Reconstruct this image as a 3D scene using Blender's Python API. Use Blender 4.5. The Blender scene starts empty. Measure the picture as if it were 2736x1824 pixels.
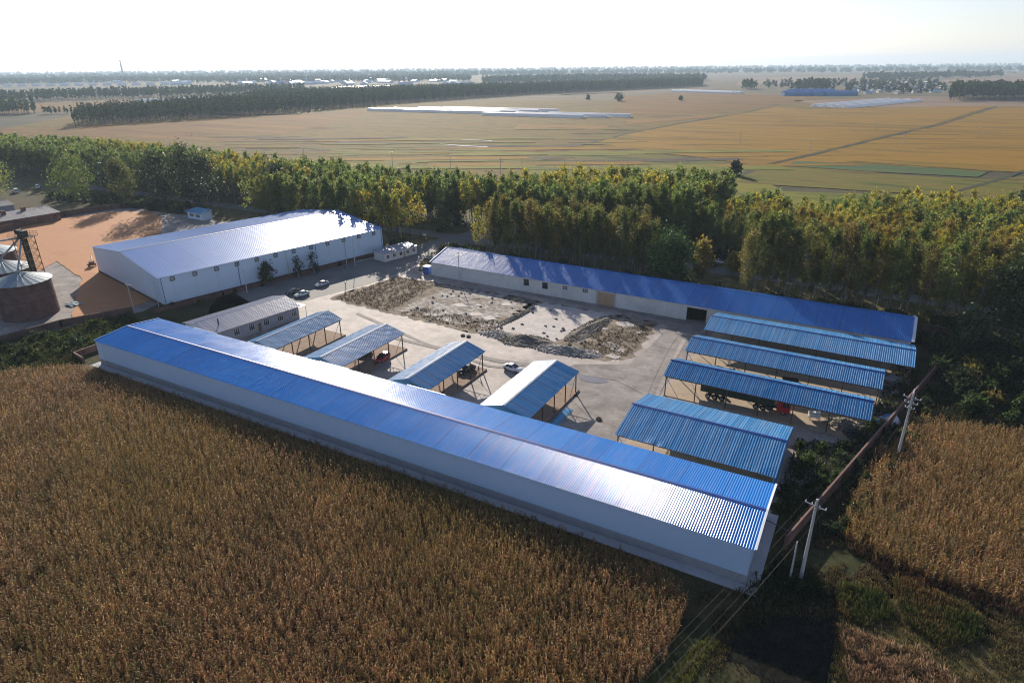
import bpy, bmesh, math, random
import numpy as np
from mathutils import Vector, Matrix
random.seed(7)
RNG = np.random.default_rng(7)
R = math.radians
SC = bpy.context.scene
COL = SC.collection

# ------------------------------------------------------------------ camera
FPX, PITCH, ROLL, YAW, CAMH = 1733.0, 0.40166, -0.00908, 0.52153, 60.0
def _axes():
    cp, sp = math.cos(PITCH), math.sin(PITCH)
    f = Vector((0, cp, -sp)); u = Vector((0, sp, cp)); r = Vector((1, 0, 0))
    cr, sr = math.cos(ROLL), math.sin(ROLL)
    r, u = r*cr + u*sr, u*cr - r*sr
    Z = Matrix.Rotation(YAW, 3, 'Z')
    return Z @ r, Z @ u, Z @ f
CR, CU, CF = _axes()
cam = bpy.data.cameras.new('camera')
cam.sensor_width = 36.0; cam.lens = 36.0*FPX/2736.0; cam.clip_start = 0.5; cam.clip_end = 60000
cam_o = bpy.data.objects.new('camera', cam); COL.objects.link(cam_o)
M = Matrix((CR, CU, -CF)).transposed().to_4x4(); M.translation = Vector((0, 0, CAMH))
cam_o.matrix_world = M
SC.camera = cam_o

def G(x, y, h=0.0):
    """point at height h seen at (x, y) of the 2352 px wide photograph"""
    k = 2736/2352
    d = CR*((x*k-1368)/FPX) + CU*((912-y*k)/FPX) + CF
    t = (h-CAMH)/d.z
    return Vector((d.x*t, d.y*t, h))

def in_view(P, m=0.12):
    P = np.asarray(P, dtype=float).reshape(-1, 3) - np.array([0, 0, CAMH])
    z = P @ np.array(CF); x = P @ np.array(CR)/np.maximum(z, .1)*FPX/1368; y = P @ np.array(CU)/np.maximum(z, .1)*FPX/912
    return (z > 1) & (np.abs(x) < 1+m) & (np.abs(y) < 1+m*1.3)

# ------------------------------------------------------------------ materials
def _n(nt, t, **kw):
    n = nt.nodes.new(t)
    for k, v in kw.items(): setattr(n, k, v)
    return n
def newmat(name):
    m = bpy.data.materials.new(name); m.use_nodes = True
    nt = m.node_tree
    return m, nt, nt.nodes['Principled BSDF']
def c4(c): return (c[0], c[1], c[2], 1)
def set_spec(b, v):
    b.inputs['Specular IOR Level'].default_value = v
def coords(nt, stretch=(1, 1, 1), rot=0.0, world=False):
    if world:
        tc = _n(nt, 'ShaderNodeNewGeometry').outputs['Position']
    else:
        tc = _n(nt, 'ShaderNodeTexCoord').outputs['Object']
    mp = _n(nt, 'ShaderNodeMapping')
    mp.inputs['Rotation'].default_value = (0, 0, rot); mp.inputs['Scale'].default_value = stretch
    nt.links.new(tc, mp.inputs['Vector'])
    return mp.outputs['Vector']
def noise(nt, vec, scale, detail=4, rough=.6):
    n = _n(nt, 'ShaderNodeTexNoise'); n.inputs['Scale'].default_value = scale
    n.inputs['Detail'].default_value = detail; n.inputs['Roughness'].default_value = rough
    nt.links.new(vec, n.inputs['Vector']); return n.outputs['Fac']
def ramp(nt, fac, stops):
    r = _n(nt, 'ShaderNodeValToRGB'); e = r.color_ramp.elements
    while len(e) < len(stops): e.new(.5)
    for el, (p, c) in zip(e, stops): el.position = p; el.color = c4(c)
    nt.links.new(fac, r.inputs['Fac']); return r.outputs['Color']
def mixc(nt, fac, a, b, mode='MIX'):
    m = _n(nt, 'ShaderNodeMix', data_type='RGBA', blend_type=mode)
    if hasattr(fac, 'links'): nt.links.new(fac, m.inputs[0])
    else: m.inputs[0].default_value = fac
    for v, i in ((a, 6), (b, 7)):
        if hasattr(v, 'links'): nt.links.new(v, m.inputs[i])
        else: m.inputs[i].default_value = c4(v)
    return m.outputs[2]
def bumpn(nt, fac, b, strength, dist=.05):
    bn = _n(nt, 'ShaderNodeBump'); bn.inputs['Strength'].default_value = strength; bn.inputs['Distance'].default_value = dist
    nt.links.new(fac, bn.inputs['Height']); nt.links.new(bn.outputs['Normal'], b.inputs['Normal'])
MC = {}
def mat(name, stops, scale=1.0, rough=.7, stretch=(1, 1, 1), rot=0, metal=0.0, spec=.4, bump=0, fine=None, world=False, detail=5, lo=.32, hi=.68):
    """noise-driven colour between the listed stops; fine=(scale, amount) adds a small dark/light grain"""
    if name in MC: return MC[name]
    m, nt, b = newmat(name)
    v = coords(nt, stretch, rot, world)
    f = noise(nt, v, scale, detail)
    k = len(stops)
    col = ramp(nt, f, [(lo+(hi-lo)*i/max(1, k-1), c) for i, c in enumerate(stops)])
    if fine:
        f2 = noise(nt, v, fine[0], 7, .78)
        g = ramp(nt, f2, [(.3, (1-fine[1],)*3), (.7, (1+fine[1]*.6,)*3)])
        col = mixc(nt, 1.0, col, g, 'MULTIPLY')
        if bump: bumpn(nt, f2, b, bump)
    elif bump: bumpn(nt, f, b, bump)
    nt.links.new(col, b.inputs['Base Color'])
    b.inputs['Roughness'].default_value = rough; b.inputs['Metallic'].default_value = metal; set_spec(b, spec)
    MC[name] = m; return m
def roof_mat(name, col, col2, rough=.34, spec=.6, metal=0.15, panel=6.0, dust=.12):
    """painted sheet steel: every sheet a slightly different tone, dust streaks down the slope"""
    if name in MC: return MC[name]
    m, nt, b = newmat(name)
    tc = _n(nt, 'ShaderNodeTexCoord').outputs['Object']
    sx = _n(nt, 'ShaderNodeSeparateXYZ'); nt.links.new(tc, sx.inputs[0])
    dv = _n(nt, 'ShaderNodeMath', operation='DIVIDE'); nt.links.new(sx.outputs['X'], dv.inputs[0]); dv.inputs[1].default_value = panel
    fl = _n(nt, 'ShaderNodeMath', operation='FLOOR'); nt.links.new(dv.outputs[0], fl.inputs[0])
    wn = _n(nt, 'ShaderNodeTexWhiteNoise', noise_dimensions='1D'); nt.links.new(fl.outputs[0], wn.inputs['W'])
    base = mixc(nt, wn.outputs['Value'], col, col2)
    fr = _n(nt, 'ShaderNodeMath', operation='FRACT'); nt.links.new(dv.outputs[0], fr.inputs[0])
    lt = _n(nt, 'ShaderNodeMath', operation='LESS_THAN'); nt.links.new(fr.outputs[0], lt.inputs[0]); lt.inputs[1].default_value = .14/panel
    base = mixc(nt, lt.outputs[0], base, tuple(v*.6 for v in col))
    st = noise(nt, coords(nt, (2.2, .12, .12)), 1.0, 5)
    d = ramp(nt, st, [(.45, (0, 0, 0)), (.8, (1, 1, 1))])
    dm = _n(nt, 'ShaderNodeMath', operation='MULTIPLY'); nt.links.new(d, dm.inputs[0]); dm.inputs[1].default_value = dust
    nt.links.new(mixc(nt, dm.outputs[0], base, (.34, .36, .38)), b.inputs['Base Color'])
    rr = _n(nt, 'ShaderNodeMapRange'); nt.links.new(noise(nt, coords(nt, (.3, .3, .3)), 1.0, 3), rr.inputs['Value'])
    rr.inputs['To Min'].default_value = rough-.05; rr.inputs['To Max'].default_value = rough+.08
    nt.links.new(rr.outputs['Result'], b.inputs['Roughness'])
    b.inputs['Metallic'].default_value = metal; set_spec(b, spec)
    MC[name] = m; return m
def leaf_mat(name, trans=.35, objvar=.35, tint2=(.20, .15, .02)):
    """leaf colour comes from the per-leaf colour attribute; each tree differs a little"""
    m = bpy.data.materials.new(name); m.use_nodes = True; nt = m.node_tree; nt.nodes.clear()
    out = _n(nt, 'ShaderNodeOutputMaterial')
    at = _n(nt, 'ShaderNodeAttribute', attribute_name='leaf')
    oi = _n(nt, 'ShaderNodeObjectInfo')
    mr = _n(nt, 'ShaderNodeMapRange'); nt.links.new(oi.outputs['Random'], mr.inputs['Value'])
    mr.inputs['To Min'].default_value = 1-objvar; mr.inputs['To Max'].default_value = 1+objvar
    hs = _n(nt, 'ShaderNodeHueSaturation'); nt.links.new(at.outputs['Color'], hs.inputs['Color']); nt.links.new(mr.outputs['Result'], hs.inputs['Value'])
    mh = _n(nt, 'ShaderNodeMapRange'); nt.links.new(oi.outputs['Random'], mh.inputs['Value'])
    mh.inputs['To Min'].default_value = .47; mh.inputs['To Max'].default_value = .515
    nt.links.new(mh.outputs['Result'], hs.inputs['Hue'])
    d = _n(nt, 'ShaderNodeBsdfPrincipled'); d.inputs['Roughness'].default_value = .55; set_spec(d, .25)
    t = _n(nt, 'ShaderNodeBsdfTranslucent')
    nt.links.new(hs.outputs['Color'], d.inputs['Base Color'])
    nt.links.new(hs.outputs['Color'], t.inputs['Color'])
    mx = _n(nt, 'ShaderNodeMixShader'); mx.inputs[0].default_value = trans
    nt.links.new(d.outputs[0], mx.inputs[1]); nt.links.new(t.outputs[0], mx.inputs[2]); nt.links.new(mx.outputs[0], out.inputs[0])
    return m

# ------------------------------------------------------------------ objects
def tag(o, label=None, cat=None, group=None, kind=None):
    if label: o['label'] = label
    if cat: o['category'] = cat
    if group: o['group'] = group
    if kind: o['kind'] = kind
    return o
def thing(name, label, cat, loc=(0, 0, 0), rz=0.0, group=None):
    o = bpy.data.objects.new(name, None); COL.objects.link(o); o.empty_display_size = .5
    o.location = loc; o.rotation_euler = (0, 0, rz)
    return tag(o, label, cat, group)
class MB:
    def __init__(s): s.v = []; s.f = []; s.mi = []
    def add(s, vs, fs, mi=0):
        n = len(s.v); s.v += [tuple(p) for p in vs]; s.f += [tuple(i+n for i in f) for f in fs]; s.mi += [mi]*len(fs); return s
    def box(s, x0, x1, y0, y1, z0, z1, mi=0):
        vs = [(x, y, z) for z in (z0, z1) for y in (y0, y1) for x in (x0, x1)]
        return s.add(vs, [(0, 2, 3, 1), (4, 5, 7, 6), (0, 1, 5, 4), (2, 6, 7, 3), (0, 4, 6, 2), (1, 3, 7, 5)], mi)
    def tube(s, p, q, r0, r1=None, n=8, cap=True, mi=0):
        r1 = r0 if r1 is None else r1
        p, q = Vector(p), Vector(q); d = (q-p).normalized()
        a = d.orthogonal().normalized(); b = d.cross(a)
        vs = [p+(a*math.cos(t)+b*math.sin(t))*r0 for t in [2*math.pi*i/n for i in range(n)]]
        vs += [q+(a*math.cos(t)+b*math.sin(t))*r1 for t in [2*math.pi*i/n for i in range(n)]]
        fs = [(i, (i+1) % n, n+(i+1) % n, n+i) for i in range(n)]
        if cap: fs += [tuple(range(n-1, -1, -1)), tuple(range(n, 2*n))]
        return s.add(vs, fs, mi)
    def bar(s, p, q, w, h=None, mi=0):
        """rectangular bar from p to q"""
        h = h or w; p, q = Vector(p), Vector(q); d = (q-p).normalized()
        up = Vector((0, 0, 1)) if abs(d.z) < .95 else Vector((1, 0, 0))
        a = d.cross(up).normalized()*w/2; b = a.cross(d).normalized()*h/2
        vs = [c+x+y for c in (p, q) for x, y in ((-a, -b), (a, -b), (a, b), (-a, b))]
        return s.add(vs, [(0, 1, 2, 3), (7, 6, 5, 4), (0, 4, 5, 1), (1, 5, 6, 2), (2, 6, 7, 3), (3, 7, 4, 0)], mi)
    def prism(s, poly, z0, z1, mi=0):
        n = len(poly)
        vs = [(p[0], p[1], z0) for p in poly]+[(p[0], p[1], z1) for p in poly]
        fs = [tuple(range(n-1, -1, -1)), tuple(range(n, 2*n))]+[(i, (i+1) % n, n+(i+1) % n, n+i) for i in range(n)]
        return s.add(vs, fs, mi)
    def lathe(s, prof, n=24, c=(0, 0), mi=0):
        vs = [(c[0]+r*math.cos(2*math.pi*i/n), c[1]+r*math.sin(2*math.pi*i/n), z) for r, z in prof for i in range(n)]
        fs = [(k*n+i, k*n+(i+1) % n, (k+1)*n+(i+1) % n, (k+1)*n+i) for k in range(len(prof)-1) for i in range(n)]
        return s.add(vs, fs, mi)
    def build(s, name, m, parent=None, smooth=False, loc=None):
        me = bpy.data.meshes.new(name); me.from_pydata(s.v, [], s.f)
        for x in (m if isinstance(m, (list, tuple)) else [m]): me.materials.append(x)
        if any(s.mi): me.polygons.foreach_set('material_index', s.mi)
        if smooth: me.polygons.foreach_set('use_smooth', [True]*len(s.f))
        me.update()
        o = bpy.data.objects.new(name, me); COL.objects.link(o)
        if parent: o.parent = parent
        if loc is not None: o.location = loc
        return o
def quads_mesh(name, V, m, cols=None, attr='leaf'):
    """mesh from an (n,4,3) array of quads with one colour per quad"""
    V = np.asarray(V, np.float32); n = len(V)
    me = bpy.data.meshes.new(name)
    me.vertices.add(n*4); me.vertices.foreach_set('co', V.reshape(-1))
    me.loops.add(n*4); me.loops.foreach_set('vertex_index', np.arange(n*4, dtype=np.int32))
    me.polygons.add(n); me.polygons.foreach_set('loop_start', np.arange(0, n*4, 4, dtype=np.int32))
    me.update(calc_edges=True)
    if cols is not None:
        a = me.attributes.new(attr, 'FLOAT_COLOR', 'FACE')
        c = np.ones((n, 4), np.float32); c[:, :3] = cols
        a.data.foreach_set('color', c.reshape(-1))
    me.materials.append(m); return me
def link(name, me, parent=None, loc=(0, 0, 0), rz=0.0, sc=1.0):
    o = bpy.data.objects.new(name, me); COL.objects.link(o); o.location = loc; o.rotation_euler = (0, 0, rz)
    o.scale = (sc, sc, sc) if not isinstance(sc, tuple) else sc
    if parent: o.parent = parent
    return o
def copy_tree(o, parent=None):
    c = o.copy(); COL.objects.link(c)
    if parent: c.parent = parent
    for ch in [x for x in KIDS.get(o.name, [])] or list(o.children):
        copy_tree(ch, c)
    return c
KIDS = {}
def sheet(name, poly, z, m, kind='structure', thick=0.0, label=None, cat=None):
    """flat polygon on the ground (or a low slab when thick)"""
    pts = [(p[0], p[1]) for p in poly]
    a = sum(pts[i][0]*pts[(i+1) % len(pts)][1]-pts[(i+1) % len(pts)][0]*pts[i][1] for i in range(len(pts)))
    if a < 0: pts = pts[::-1]
    bm = bmesh.new()
    vs = [bm.verts.new((p[0], p[1], z)) for p in pts]
    f = bm.faces.new(vs)
    if thick:
        r = bmesh.ops.extrude_face_region(bm, geom=[f])
        # extruded copy goes down
        bmesh.ops.translate(bm, verts=[e for e in r['geom'] if isinstance(e, bmesh.types.BMVert)], vec=(0, 0, -thick))
        bmesh.ops.recalc_face_normals(bm, faces=bm.faces)
    bmesh.ops.triangulate(bm, faces=[f for f in bm.faces if len(f.verts) > 4])
    me = bpy.data.meshes.new(name); bm.to_mesh(me); bm.free()
    me.materials.append(m)
    o = bpy.data.objects.new(name, me); COL.objects.link(o)
    return tag(o, label, cat, None, kind)
def GP(*pts): return [G(*p) for p in pts]
def wobble(poly, amp, step, seed=0):
    """subdivide a polygon outline and shift the points a little, for edges that are not ruled"""
    rr = random.Random(seed); out = []
    for i in range(len(poly)):
        a, b = Vector(poly[i][:2]), Vector(poly[(i+1) % len(poly)][:2]); n = max(1, int((b-a).length/step))
        nrm = Vector((-(b-a).y, (b-a).x)).normalized() if (b-a).length else Vector((0, 0))
        for k in range(n): out.append(a.lerp(b, k/n)+nrm*rr.uniform(-amp, amp)*(0 if k == 0 else 1))
    return out
# ------------------------------------------------------------------ sky, sun, haze
SUN_DIR = Vector((-.6569, .7540, 0)).normalized(); SUN_EL = R(21.2)
w = bpy.data.worlds.new('World'); SC.world = w; w.use_nodes = True
nt = w.node_tree; bg = nt.nodes['Background']
sk = nt.nodes.new('ShaderNodeTexSky'); sk.sky_type = 'NISHITA'; sk.sun_disc = False
sk.sun_elevation = SUN_EL; sk.sun_rotation = math.atan2(SUN_DIR.x, SUN_DIR.y)
sk.altitude = 100; sk.air_density = 1.0; sk.dust_density = .7; sk.ozone_density = 1.0
hsv = nt.nodes.new('ShaderNodeHueSaturation'); hsv.inputs['Saturation'].default_value = .75; tint = nt.nodes.new('ShaderNodeMix'); tint.data_type = 'RGBA'; tint.blend_type = 'MULTIPLY'; tint.inputs[0].default_value = 1; tint.inputs[7].default_value = (.92, .965, 1.16, 1); nt.links.new(sk.outputs[0], hsv.inputs['Color']); nt.links.new(hsv.outputs[0], tint.inputs[6]); nt.links.new(tint.outputs[2], bg.inputs['Color']); bg.inputs['Strength'].default_value = .072
sl = bpy.data.lights.new('sun', 'SUN'); sl.energy = 4.8; sl.angle = R(.53); sl.color = (1, .9, .76)
so = bpy.data.objects.new('sun', sl); COL.objects.link(so)
sv = Vector((SUN_DIR.x*math.cos(SUN_EL), SUN_DIR.y*math.cos(SUN_EL), math.sin(SUN_EL)))
so.rotation_euler = sv.to_track_quat('Z', 'Y').to_euler(); so.location = (-60, 60, 150)
SC.view_settings.view_transform = 'Standard'; SC.view_settings.look = 'None'
SC.view_settings.exposure = 0.75; SC.view_settings.gamma = 1.0
SC.cycles.use_denoising = True; SC.cycles.filter_width = 1.1
SC.cycles.max_bounces = 6; SC.cycles.diffuse_bounces = 3; SC.cycles.glossy_bounces = 3; SC.cycles.transmission_bounces = 3; SC.cycles.volume_bounces = 0
hz = MB().box(-15800, 15800, -1500, 15800, -1.5, 160)
hm = bpy.data.materials.new('haze'); hm.use_nodes = True; hm.node_tree.nodes.clear()
ho = hm.node_tree.nodes.new('ShaderNodeOutputMaterial'); pv = hm.node_tree.nodes.new('ShaderNodeVolumePrincipled')
pv.inputs['Color'].default_value = (.64, .82, 1, 1); pv.inputs['Density'].default_value = 0.95e-4; pv.inputs['Anisotropy'].default_value = .2
pv.inputs['Density Attribute'].default_value = ''
hm.node_tree.links.new(pv.outputs[0], ho.inputs['Volume'])
tag(hz.build('haze', hm), kind='stuff')

# ------------------------------------------------------------------ ground
m_ground = mat('ground_soil', [(.035, .038, .016), (.07, .06, .028), (.10, .078, .04)], .02, .95, fine=(.9, .45), world=True, spec=.1)
gd = MB(); NS = 96
gd.add([(0, 0, 0)]+[(15000*math.cos(2*math.pi*i/NS), 15000*math.sin(2*math.pi*i/NS), 0) for i in range(NS)], [(0, i+1, (i+1) % NS+1) for i in range(NS)])
gd.v = [(x, max(y, -1400), z) for x, y, z in gd.v]
tag(gd.build('ground', m_ground), kind='structure')

ROWROT = -.56
def field_mat(name, stops, scale, across=6.0, rot=ROWROT, fine=.25):
    return mat(name, stops, scale, .95, (1, across, 1), rot, world=True, spec=.08, fine=(scale*14, fine), detail=6, lo=.38, hi=.62)
m_gold = field_mat('rice_gold', [(0.1628, 0.0836, 0.0010), (0.2185, 0.1187, 0.0010), (0.2558, 0.1330, 0.0020), (0.1674, 0.1026, 0.0030)], .006)
m_gold2 = field_mat('rice_gold_pale', [(0.1920, 0.1000, 0.0160), (0.2160, 0.1120, 0.0200), (0.1600, 0.0880, 0.0160)], .006)
m_brown = field_mat('stubble', [(0.1053, 0.0494, 0.0078), (0.1755, 0.0811, 0.0104), (0.1228, 0.0706, 0.0086), (0.2107, 0.0953, 0.0121)], .004, 7)
m_mixed = field_mat('mixed_field', [(0.0634, 0.0399, 0.0089), (0.1691, 0.0870, 0.0107), (0.1099, 0.0943, 0.0062), (0.1944, 0.1052, 0.0107), (0.0591, 0.0435, 0.0098), (0.1606, 0.1305, 0.0071), (0.1437, 0.0725, 0.0133)], .007, 8)
m_green = field_mat('green_crop', [(0.0567, 0.0675, 0.0086), (0.1134, 0.1125, 0.0108), (0.1512, 0.1170, 0.0162), (0.0945, 0.0675, 0.0162)], .012, 5)
m_strip = field_mat('green_strip', [(.085, .10, .012), (.15, .15, .012), (.19, .165, .016)], .02, 5)
m_veg = field_mat('vegetable_crop', [(.03, .07, .022), (.06, .11, .03), (.10, .08, .045)], .02, 14)
m_pink = field_mat('bare_field', [(0.1700, 0.1105, 0.0765), (0.2210, 0.1445, 0.0935), (0.1870, 0.1360, 0.0850)], .0012, 8)
m_far = field_mat('distant_field', [(0.0800, 0.0800, 0.0400), (0.1600, 0.1120, 0.0640), (0.0960, 0.0880, 0.0480), (0.1920, 0.1360, 0.0800)], .0009, 6)
m_streak = field_mat('damp_stubble', [(.05, .036, .03), (.085, .06, .045), (.065, .055, .03)], .03, 6)
m_ditch = mat('ditch', [(.03, .035, .015), (.06, .06, .03)], .05, .95, world=True, spec=.1)
def field(poly, z, m, amp=3, step=30, seed=0): return sheet('field', wobble(poly, amp, step, seed), z, m)
# far plain first, then nearer strips lying on it
field([(-9500, 1500), (-3200, 11500), (1800, 12500), (2600, 1800), (400, 900), (-900, 900), (-4200, 250)], .05, m_far, 30, 300)
field(GP((0, 300), (180, 262), (700, 228), (860, 232), (1390, 232), (2352, 222), (2352, 392), (1700, 400), (1100, 430), (400, 345), (0, 330)), .15, m_mixed, 4, 40, 1)
field(GP((0, 296), (165, 291), (560, 268), (830, 256), (850, 262), (700, 300), (520, 330), (300, 318), (0, 310)), .20, m_brown, 4, 40, 2)
field(GP((0, 262), (160, 255), (420, 240), (560, 236), (520, 222), (0, 240)), .20, m_brown, 5, 60, 3)
field(GP((1405, 268), (1400, 258), (1440, 220), (1600, 212), (1900, 224), (1780, 243), (1600, 262)), .20, m_brown, 6, 60, 4)
# golden rice blocks separated by dark ditches
field(GP((1362, 330), (1480, 300), (1640, 273), (1782, 247), (1850, 252), (2280, 243), (2150, 285), (2010, 318), (1880, 350), (1740, 382), (1520, 352)), .25, m_gold, 1.5, 25, 5)
field(GP((1760, 383), (1890, 353), (2025, 320), (2165, 288), (2295, 247), (2420, 246), (2420, 400), (2100, 384), (1960, 372)), .25, m_gold, 1.5, 25, 6)
field(GP((1440, 287), (1435, 277), (1660, 262), (1640, 270)), .28, m_gold2, 2, 25, 7)
field(GP((1180, 298), (1190, 286), (1400, 290), (1390, 300)), .27, m_gold2, 2, 20, 8)
# vegetable strip and the green and tawny strips before the plantation
field(GP((1800, 382), (1830, 371), (2100, 384), (2270, 396), (2245, 408), (2050, 398)), .30, m_veg, 1, 20, 9)
field(GP((1690, 420), (1740, 386), (1830, 385), (2060, 402), (2260, 413), (2420, 400), (2420, 470), (2000, 440)), .28, m_green, 2, 20, 10)
field(GP((1240, 365), (1330, 342), (1500, 350), (1700, 380), (1720, 395), (1500, 384)), .27, m_green, 3, 20, 11)
field(GP((560, 352), (760, 336), (1180, 330), (1230, 348), (1000, 372)), .24, m_green, 4, 30, 12)
field(GP((1210, 400), (1260, 368), (1500, 386), (1700, 388), (1800, 440), (2420, 460), (2420, 520), (1700, 470)), .26, m_strip, 3, 20, 13)
# pale bare land beyond
field(GP((1690, 196), (1720, 179), (2010, 173), (2030, 186), (1900, 192)), .2, m_pink, 12, 120, 14)
field(GP((2150, 196), (2170, 172), (2420, 172), (2420, 190)), .2, m_pink, 12, 120, 15)
field(GP((2180, 250), (1900, 245), (1820, 232), (2120, 222), (2420, 232), (2420, 243)), .2, m_pink, 8, 80, 16)
def strip(name, pts, w, z, m, amp=0.0, kind='structure', seed=0):
    pts = [Vector(p[:2]) for p in pts]; rr = random.Random(seed); L_, R_ = [], []
    fine = []
    for a, b in zip(pts, pts[1:]):
        n = max(1, int((b-a).length/(w*4+6)))
        fine += [a.lerp(b, k/n) for k in range(n)]
    fine.append(pts[-1])
    for i, p in enumerate(fine):
        d = (fine[min(i+1, len(fine)-1)]-fine[max(i-1, 0)]).normalized(); nn = Vector((-d.y, d.x)); ww = w/2*(1+rr.uniform(-amp, amp))
        L_.append(p+nn*ww); R_.append(p-nn*ww)
    b = MB(); n = len(fine)
    b.add([(p.x, p.y, z) for p in L_]+[(p.x, p.y, z) for p in R_], [(i, n+i, n+i+1, i+1) for i in range(n-1)])
    return tag(b.build(name, m), kind=kind)
strip('ditch', GP((1690, 410), (1740, 385), (1885, 351), (2018, 319), (2160, 286), (2290, 244)), 3, .35, m_ditch, .9, seed=1)
strip('ditch', GP((1348, 331), (1440, 308), (1560, 284), (1700, 262), (1790, 240)), 3, .35, m_ditch, .9, seed=2)
strip('ditch', GP((2200, 440), (2300, 412), (2352, 392)), 3, .35, m_ditch, .4, seed=3)
strip('ditch', GP((1960, 371), (2120, 383), (2300, 396), (2420, 402)), 2.0, .35, m_ditch, .4, seed=4)
strip('ditch', GP((1400, 343), (1600, 361), (1740, 382)), 2.0, .35, m_ditch, .4, seed=5)
strip('ditch', GP((1500, 270), (1700, 277), (2000, 287), (2200, 292)), 2.0, .35, m_ditch, .5, seed=6)
strip('ditch', GP((1260, 293), (1440, 301), (1480, 303)), 3.0, .35, m_ditch, .5, seed=7)
for k in range(16):                                                   # low field bunds
    a = G(random.uniform(1350, 2300), random.uniform(255, 380)); L_ = random.uniform(60, 240)
    strip('field_bund', [a, a+Vector((L_*.89, L_*.46, 0))], 1.1, .34, m_ditch, .5, seed=20+k)
for k in range(46):                                                  # dark damp streaks in the mixed fields
    a = G(random.uniform(350, 1350), random.uniform(292, 392)); L_ = random.uniform(40, 160)
    strip('field_streak', [a, a+Vector((L_*.5, L_*.24, 0)), a+Vector((L_*.87, L_*.5, 0))], random.uniform(3, 15), .31+.002*k, random.choice([m_streak, m_streak, m_mixed, m_green]), .95, seed=50+k)
for k in range(30):                                                  # narrow strips of green and golden crop
    a = G(random.uniform(620, 1640), random.uniform(322, 396)); L_ = random.uniform(50, 190); w_ = random.uniform(5, 17)
    u = Vector((.87, .5)); v = Vector((-.5, .87))*w_; q = a.to_2d()
    field([q, q+u*L_, q+u*L_*.96+v, q+u*L_*.05+v], .40+.003*k, m_strip if k % 3 else m_gold, .8, 12, 200+k)
m_water, _nt, _b = newmat('water')
_b.inputs['Base Color'].default_value = (.05, .06, .06, 1); _b.inputs['Roughness'].default_value = .12; set_spec(_b, 1.0)
for pts, wd in ((((1060, 322), (1100, 323), (1130, 325)), 1.6), (((1010, 332), (1060, 336), (1120, 339)), 1.8), (((490, 262), (560, 266), (640, 264), (690, 262)), 26),
                (((1290, 218), (1370, 215), (1430, 213)), 22)):
    strip('water', GP(*pts), wd, .45, m_water, .5, seed=int(wd))
# ------------------------------------------------------------------ yard ground
m_conc = mat('yard_concrete', [(.24, .205, .195), (.35, .30, .28), (.40, .35, .33), (.28, .25, .24)], .11, .75, fine=(.5, .3), world=True, spec=.4)
def worn(m, amt=.5, sc=.045):
    nt = m.node_tree; b = nt.nodes['Principled BSDF']; src = b.inputs['Base Color'].links[0].from_socket
    n1 = noise(nt, coords(nt, (1, 2.2, 1), .5, True), sc, 9, .72); n2 = noise(nt, coords(nt, (1, 1, 1), 0, True), sc*6, 8, .7)
    g1 = ramp(nt, n1, [(.40, (1-amt, 1-amt*1.04, 1-amt*1.06)), (.62, (1.1, 1.08, 1.06))]); g2 = ramp(nt, n2, [(.34, (.72, .70, .68)), (.5, (1, 1, 1)), (.72, (1.12, 1.12, 1.12))])
    nt.links.new(mixc(nt, 1.0, mixc(nt, 1.0, src, g1, 'MULTIPLY'), g2, 'MULTIPLY'), b.inputs['Base Color'])
worn(m_conc, .28)
m_conc_dark = mat('worn_concrete', [(.20, .18, .17), (.31, .28, .265), (.25, .23, .215)], .09, .85, fine=(1.0, .25), world=True, spec=.25)
worn(m_conc_dark, .25)
m_asph = mat('asphalt', [(.11, .112, .115), (.17, .165, .16), (.14, .14, .14)], .09, .8, fine=(1.3, .2), world=True, spec=.3)
m_dirt = mat('plot_dirt', [(.15, .12, .09), (.29, .235, .18), (.20, .165, .12), (.36, .30, .23)], .16, .95, fine=(.7, .6), world=True, spec=.1)
m_rub = mat('broken_slab', [(.26, .23, .20), (.46, .42, .385), (.19, .155, .125), (.52, .48, .45)], .22, .9, fine=(.8, .85), world=True, spec=.15)
m_slab = mat('bare_slab', [(.36, .315, .285), (.47, .42, .395), (.41, .37, .345), (.50, .46, .44)], .16, .8, fine=(.5, .28), world=True, spec=.25)
m_rubble = mat('rubble', [(.10, .085, .07), (.21, .185, .155), (.15, .13, .11), (.32, .30, .27)], .9, .9, fine=(3, .5), spec=.15)
m_stain = mat('yard_stain', [(.16, .135, .12), (.24, .205, .18)], .6, .85, fine=(1.2, .3), world=True, spec=.25)
m_wet = mat('puddle', [(.13, .12, .13), (.17, .16, .165)], .4, .25, world=True, spec=.6)
m_weed = mat('weedy_soil', [(.02, .026, .012), (.045, .05, .02), (.07, .06, .03)], .12, .95, fine=(1.2, .6), world=True, spec=.1)
m_sand = mat('bare_track', [(.075, .06, .038), (.145, .115, .075), (.10, .08, .05)], .25, .95, (1, 5, 1), -.35, fine=(1.5, .35), world=True, spec=.1)
m_pink_floor = mat('shed_floor', [(.25, .165, .12), (.36, .26, .20), (.29, .22, .165)], .5, .9, fine=(3.5, .5), world=True, spec=.15)
m_tan_floor = mat('shed_floor_tan', [(.34, .26, .185), (.42, .33, .24), (.38, .29, .21)], .3, .85, fine=(2, .15), world=True, spec=.2)
sheet('yard', [(-139, 84), (-6, 85), (9, 118), (10.5, 156), (-125, 158), (-137, 176), (-146, 174), (-163, 118), (-152, 100), (-140, 92)], .02, m_conc)
sheet('road', wobble([(-139, 174), (-132, 171), (-129, 157), (-129.5, 141), (-136, 118), (-146, 111), (-161, 116), (-153, 142), (-147, 166)], .3, 5, 3), .035, m_asph)
sheet('yard', wobble([(-60, 88), (-32, 88), (-32, 158), (-41, 156), (-41.5, 124), (-52, 118)], .6, 5, 4), .03, m_conc_dark)
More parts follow.
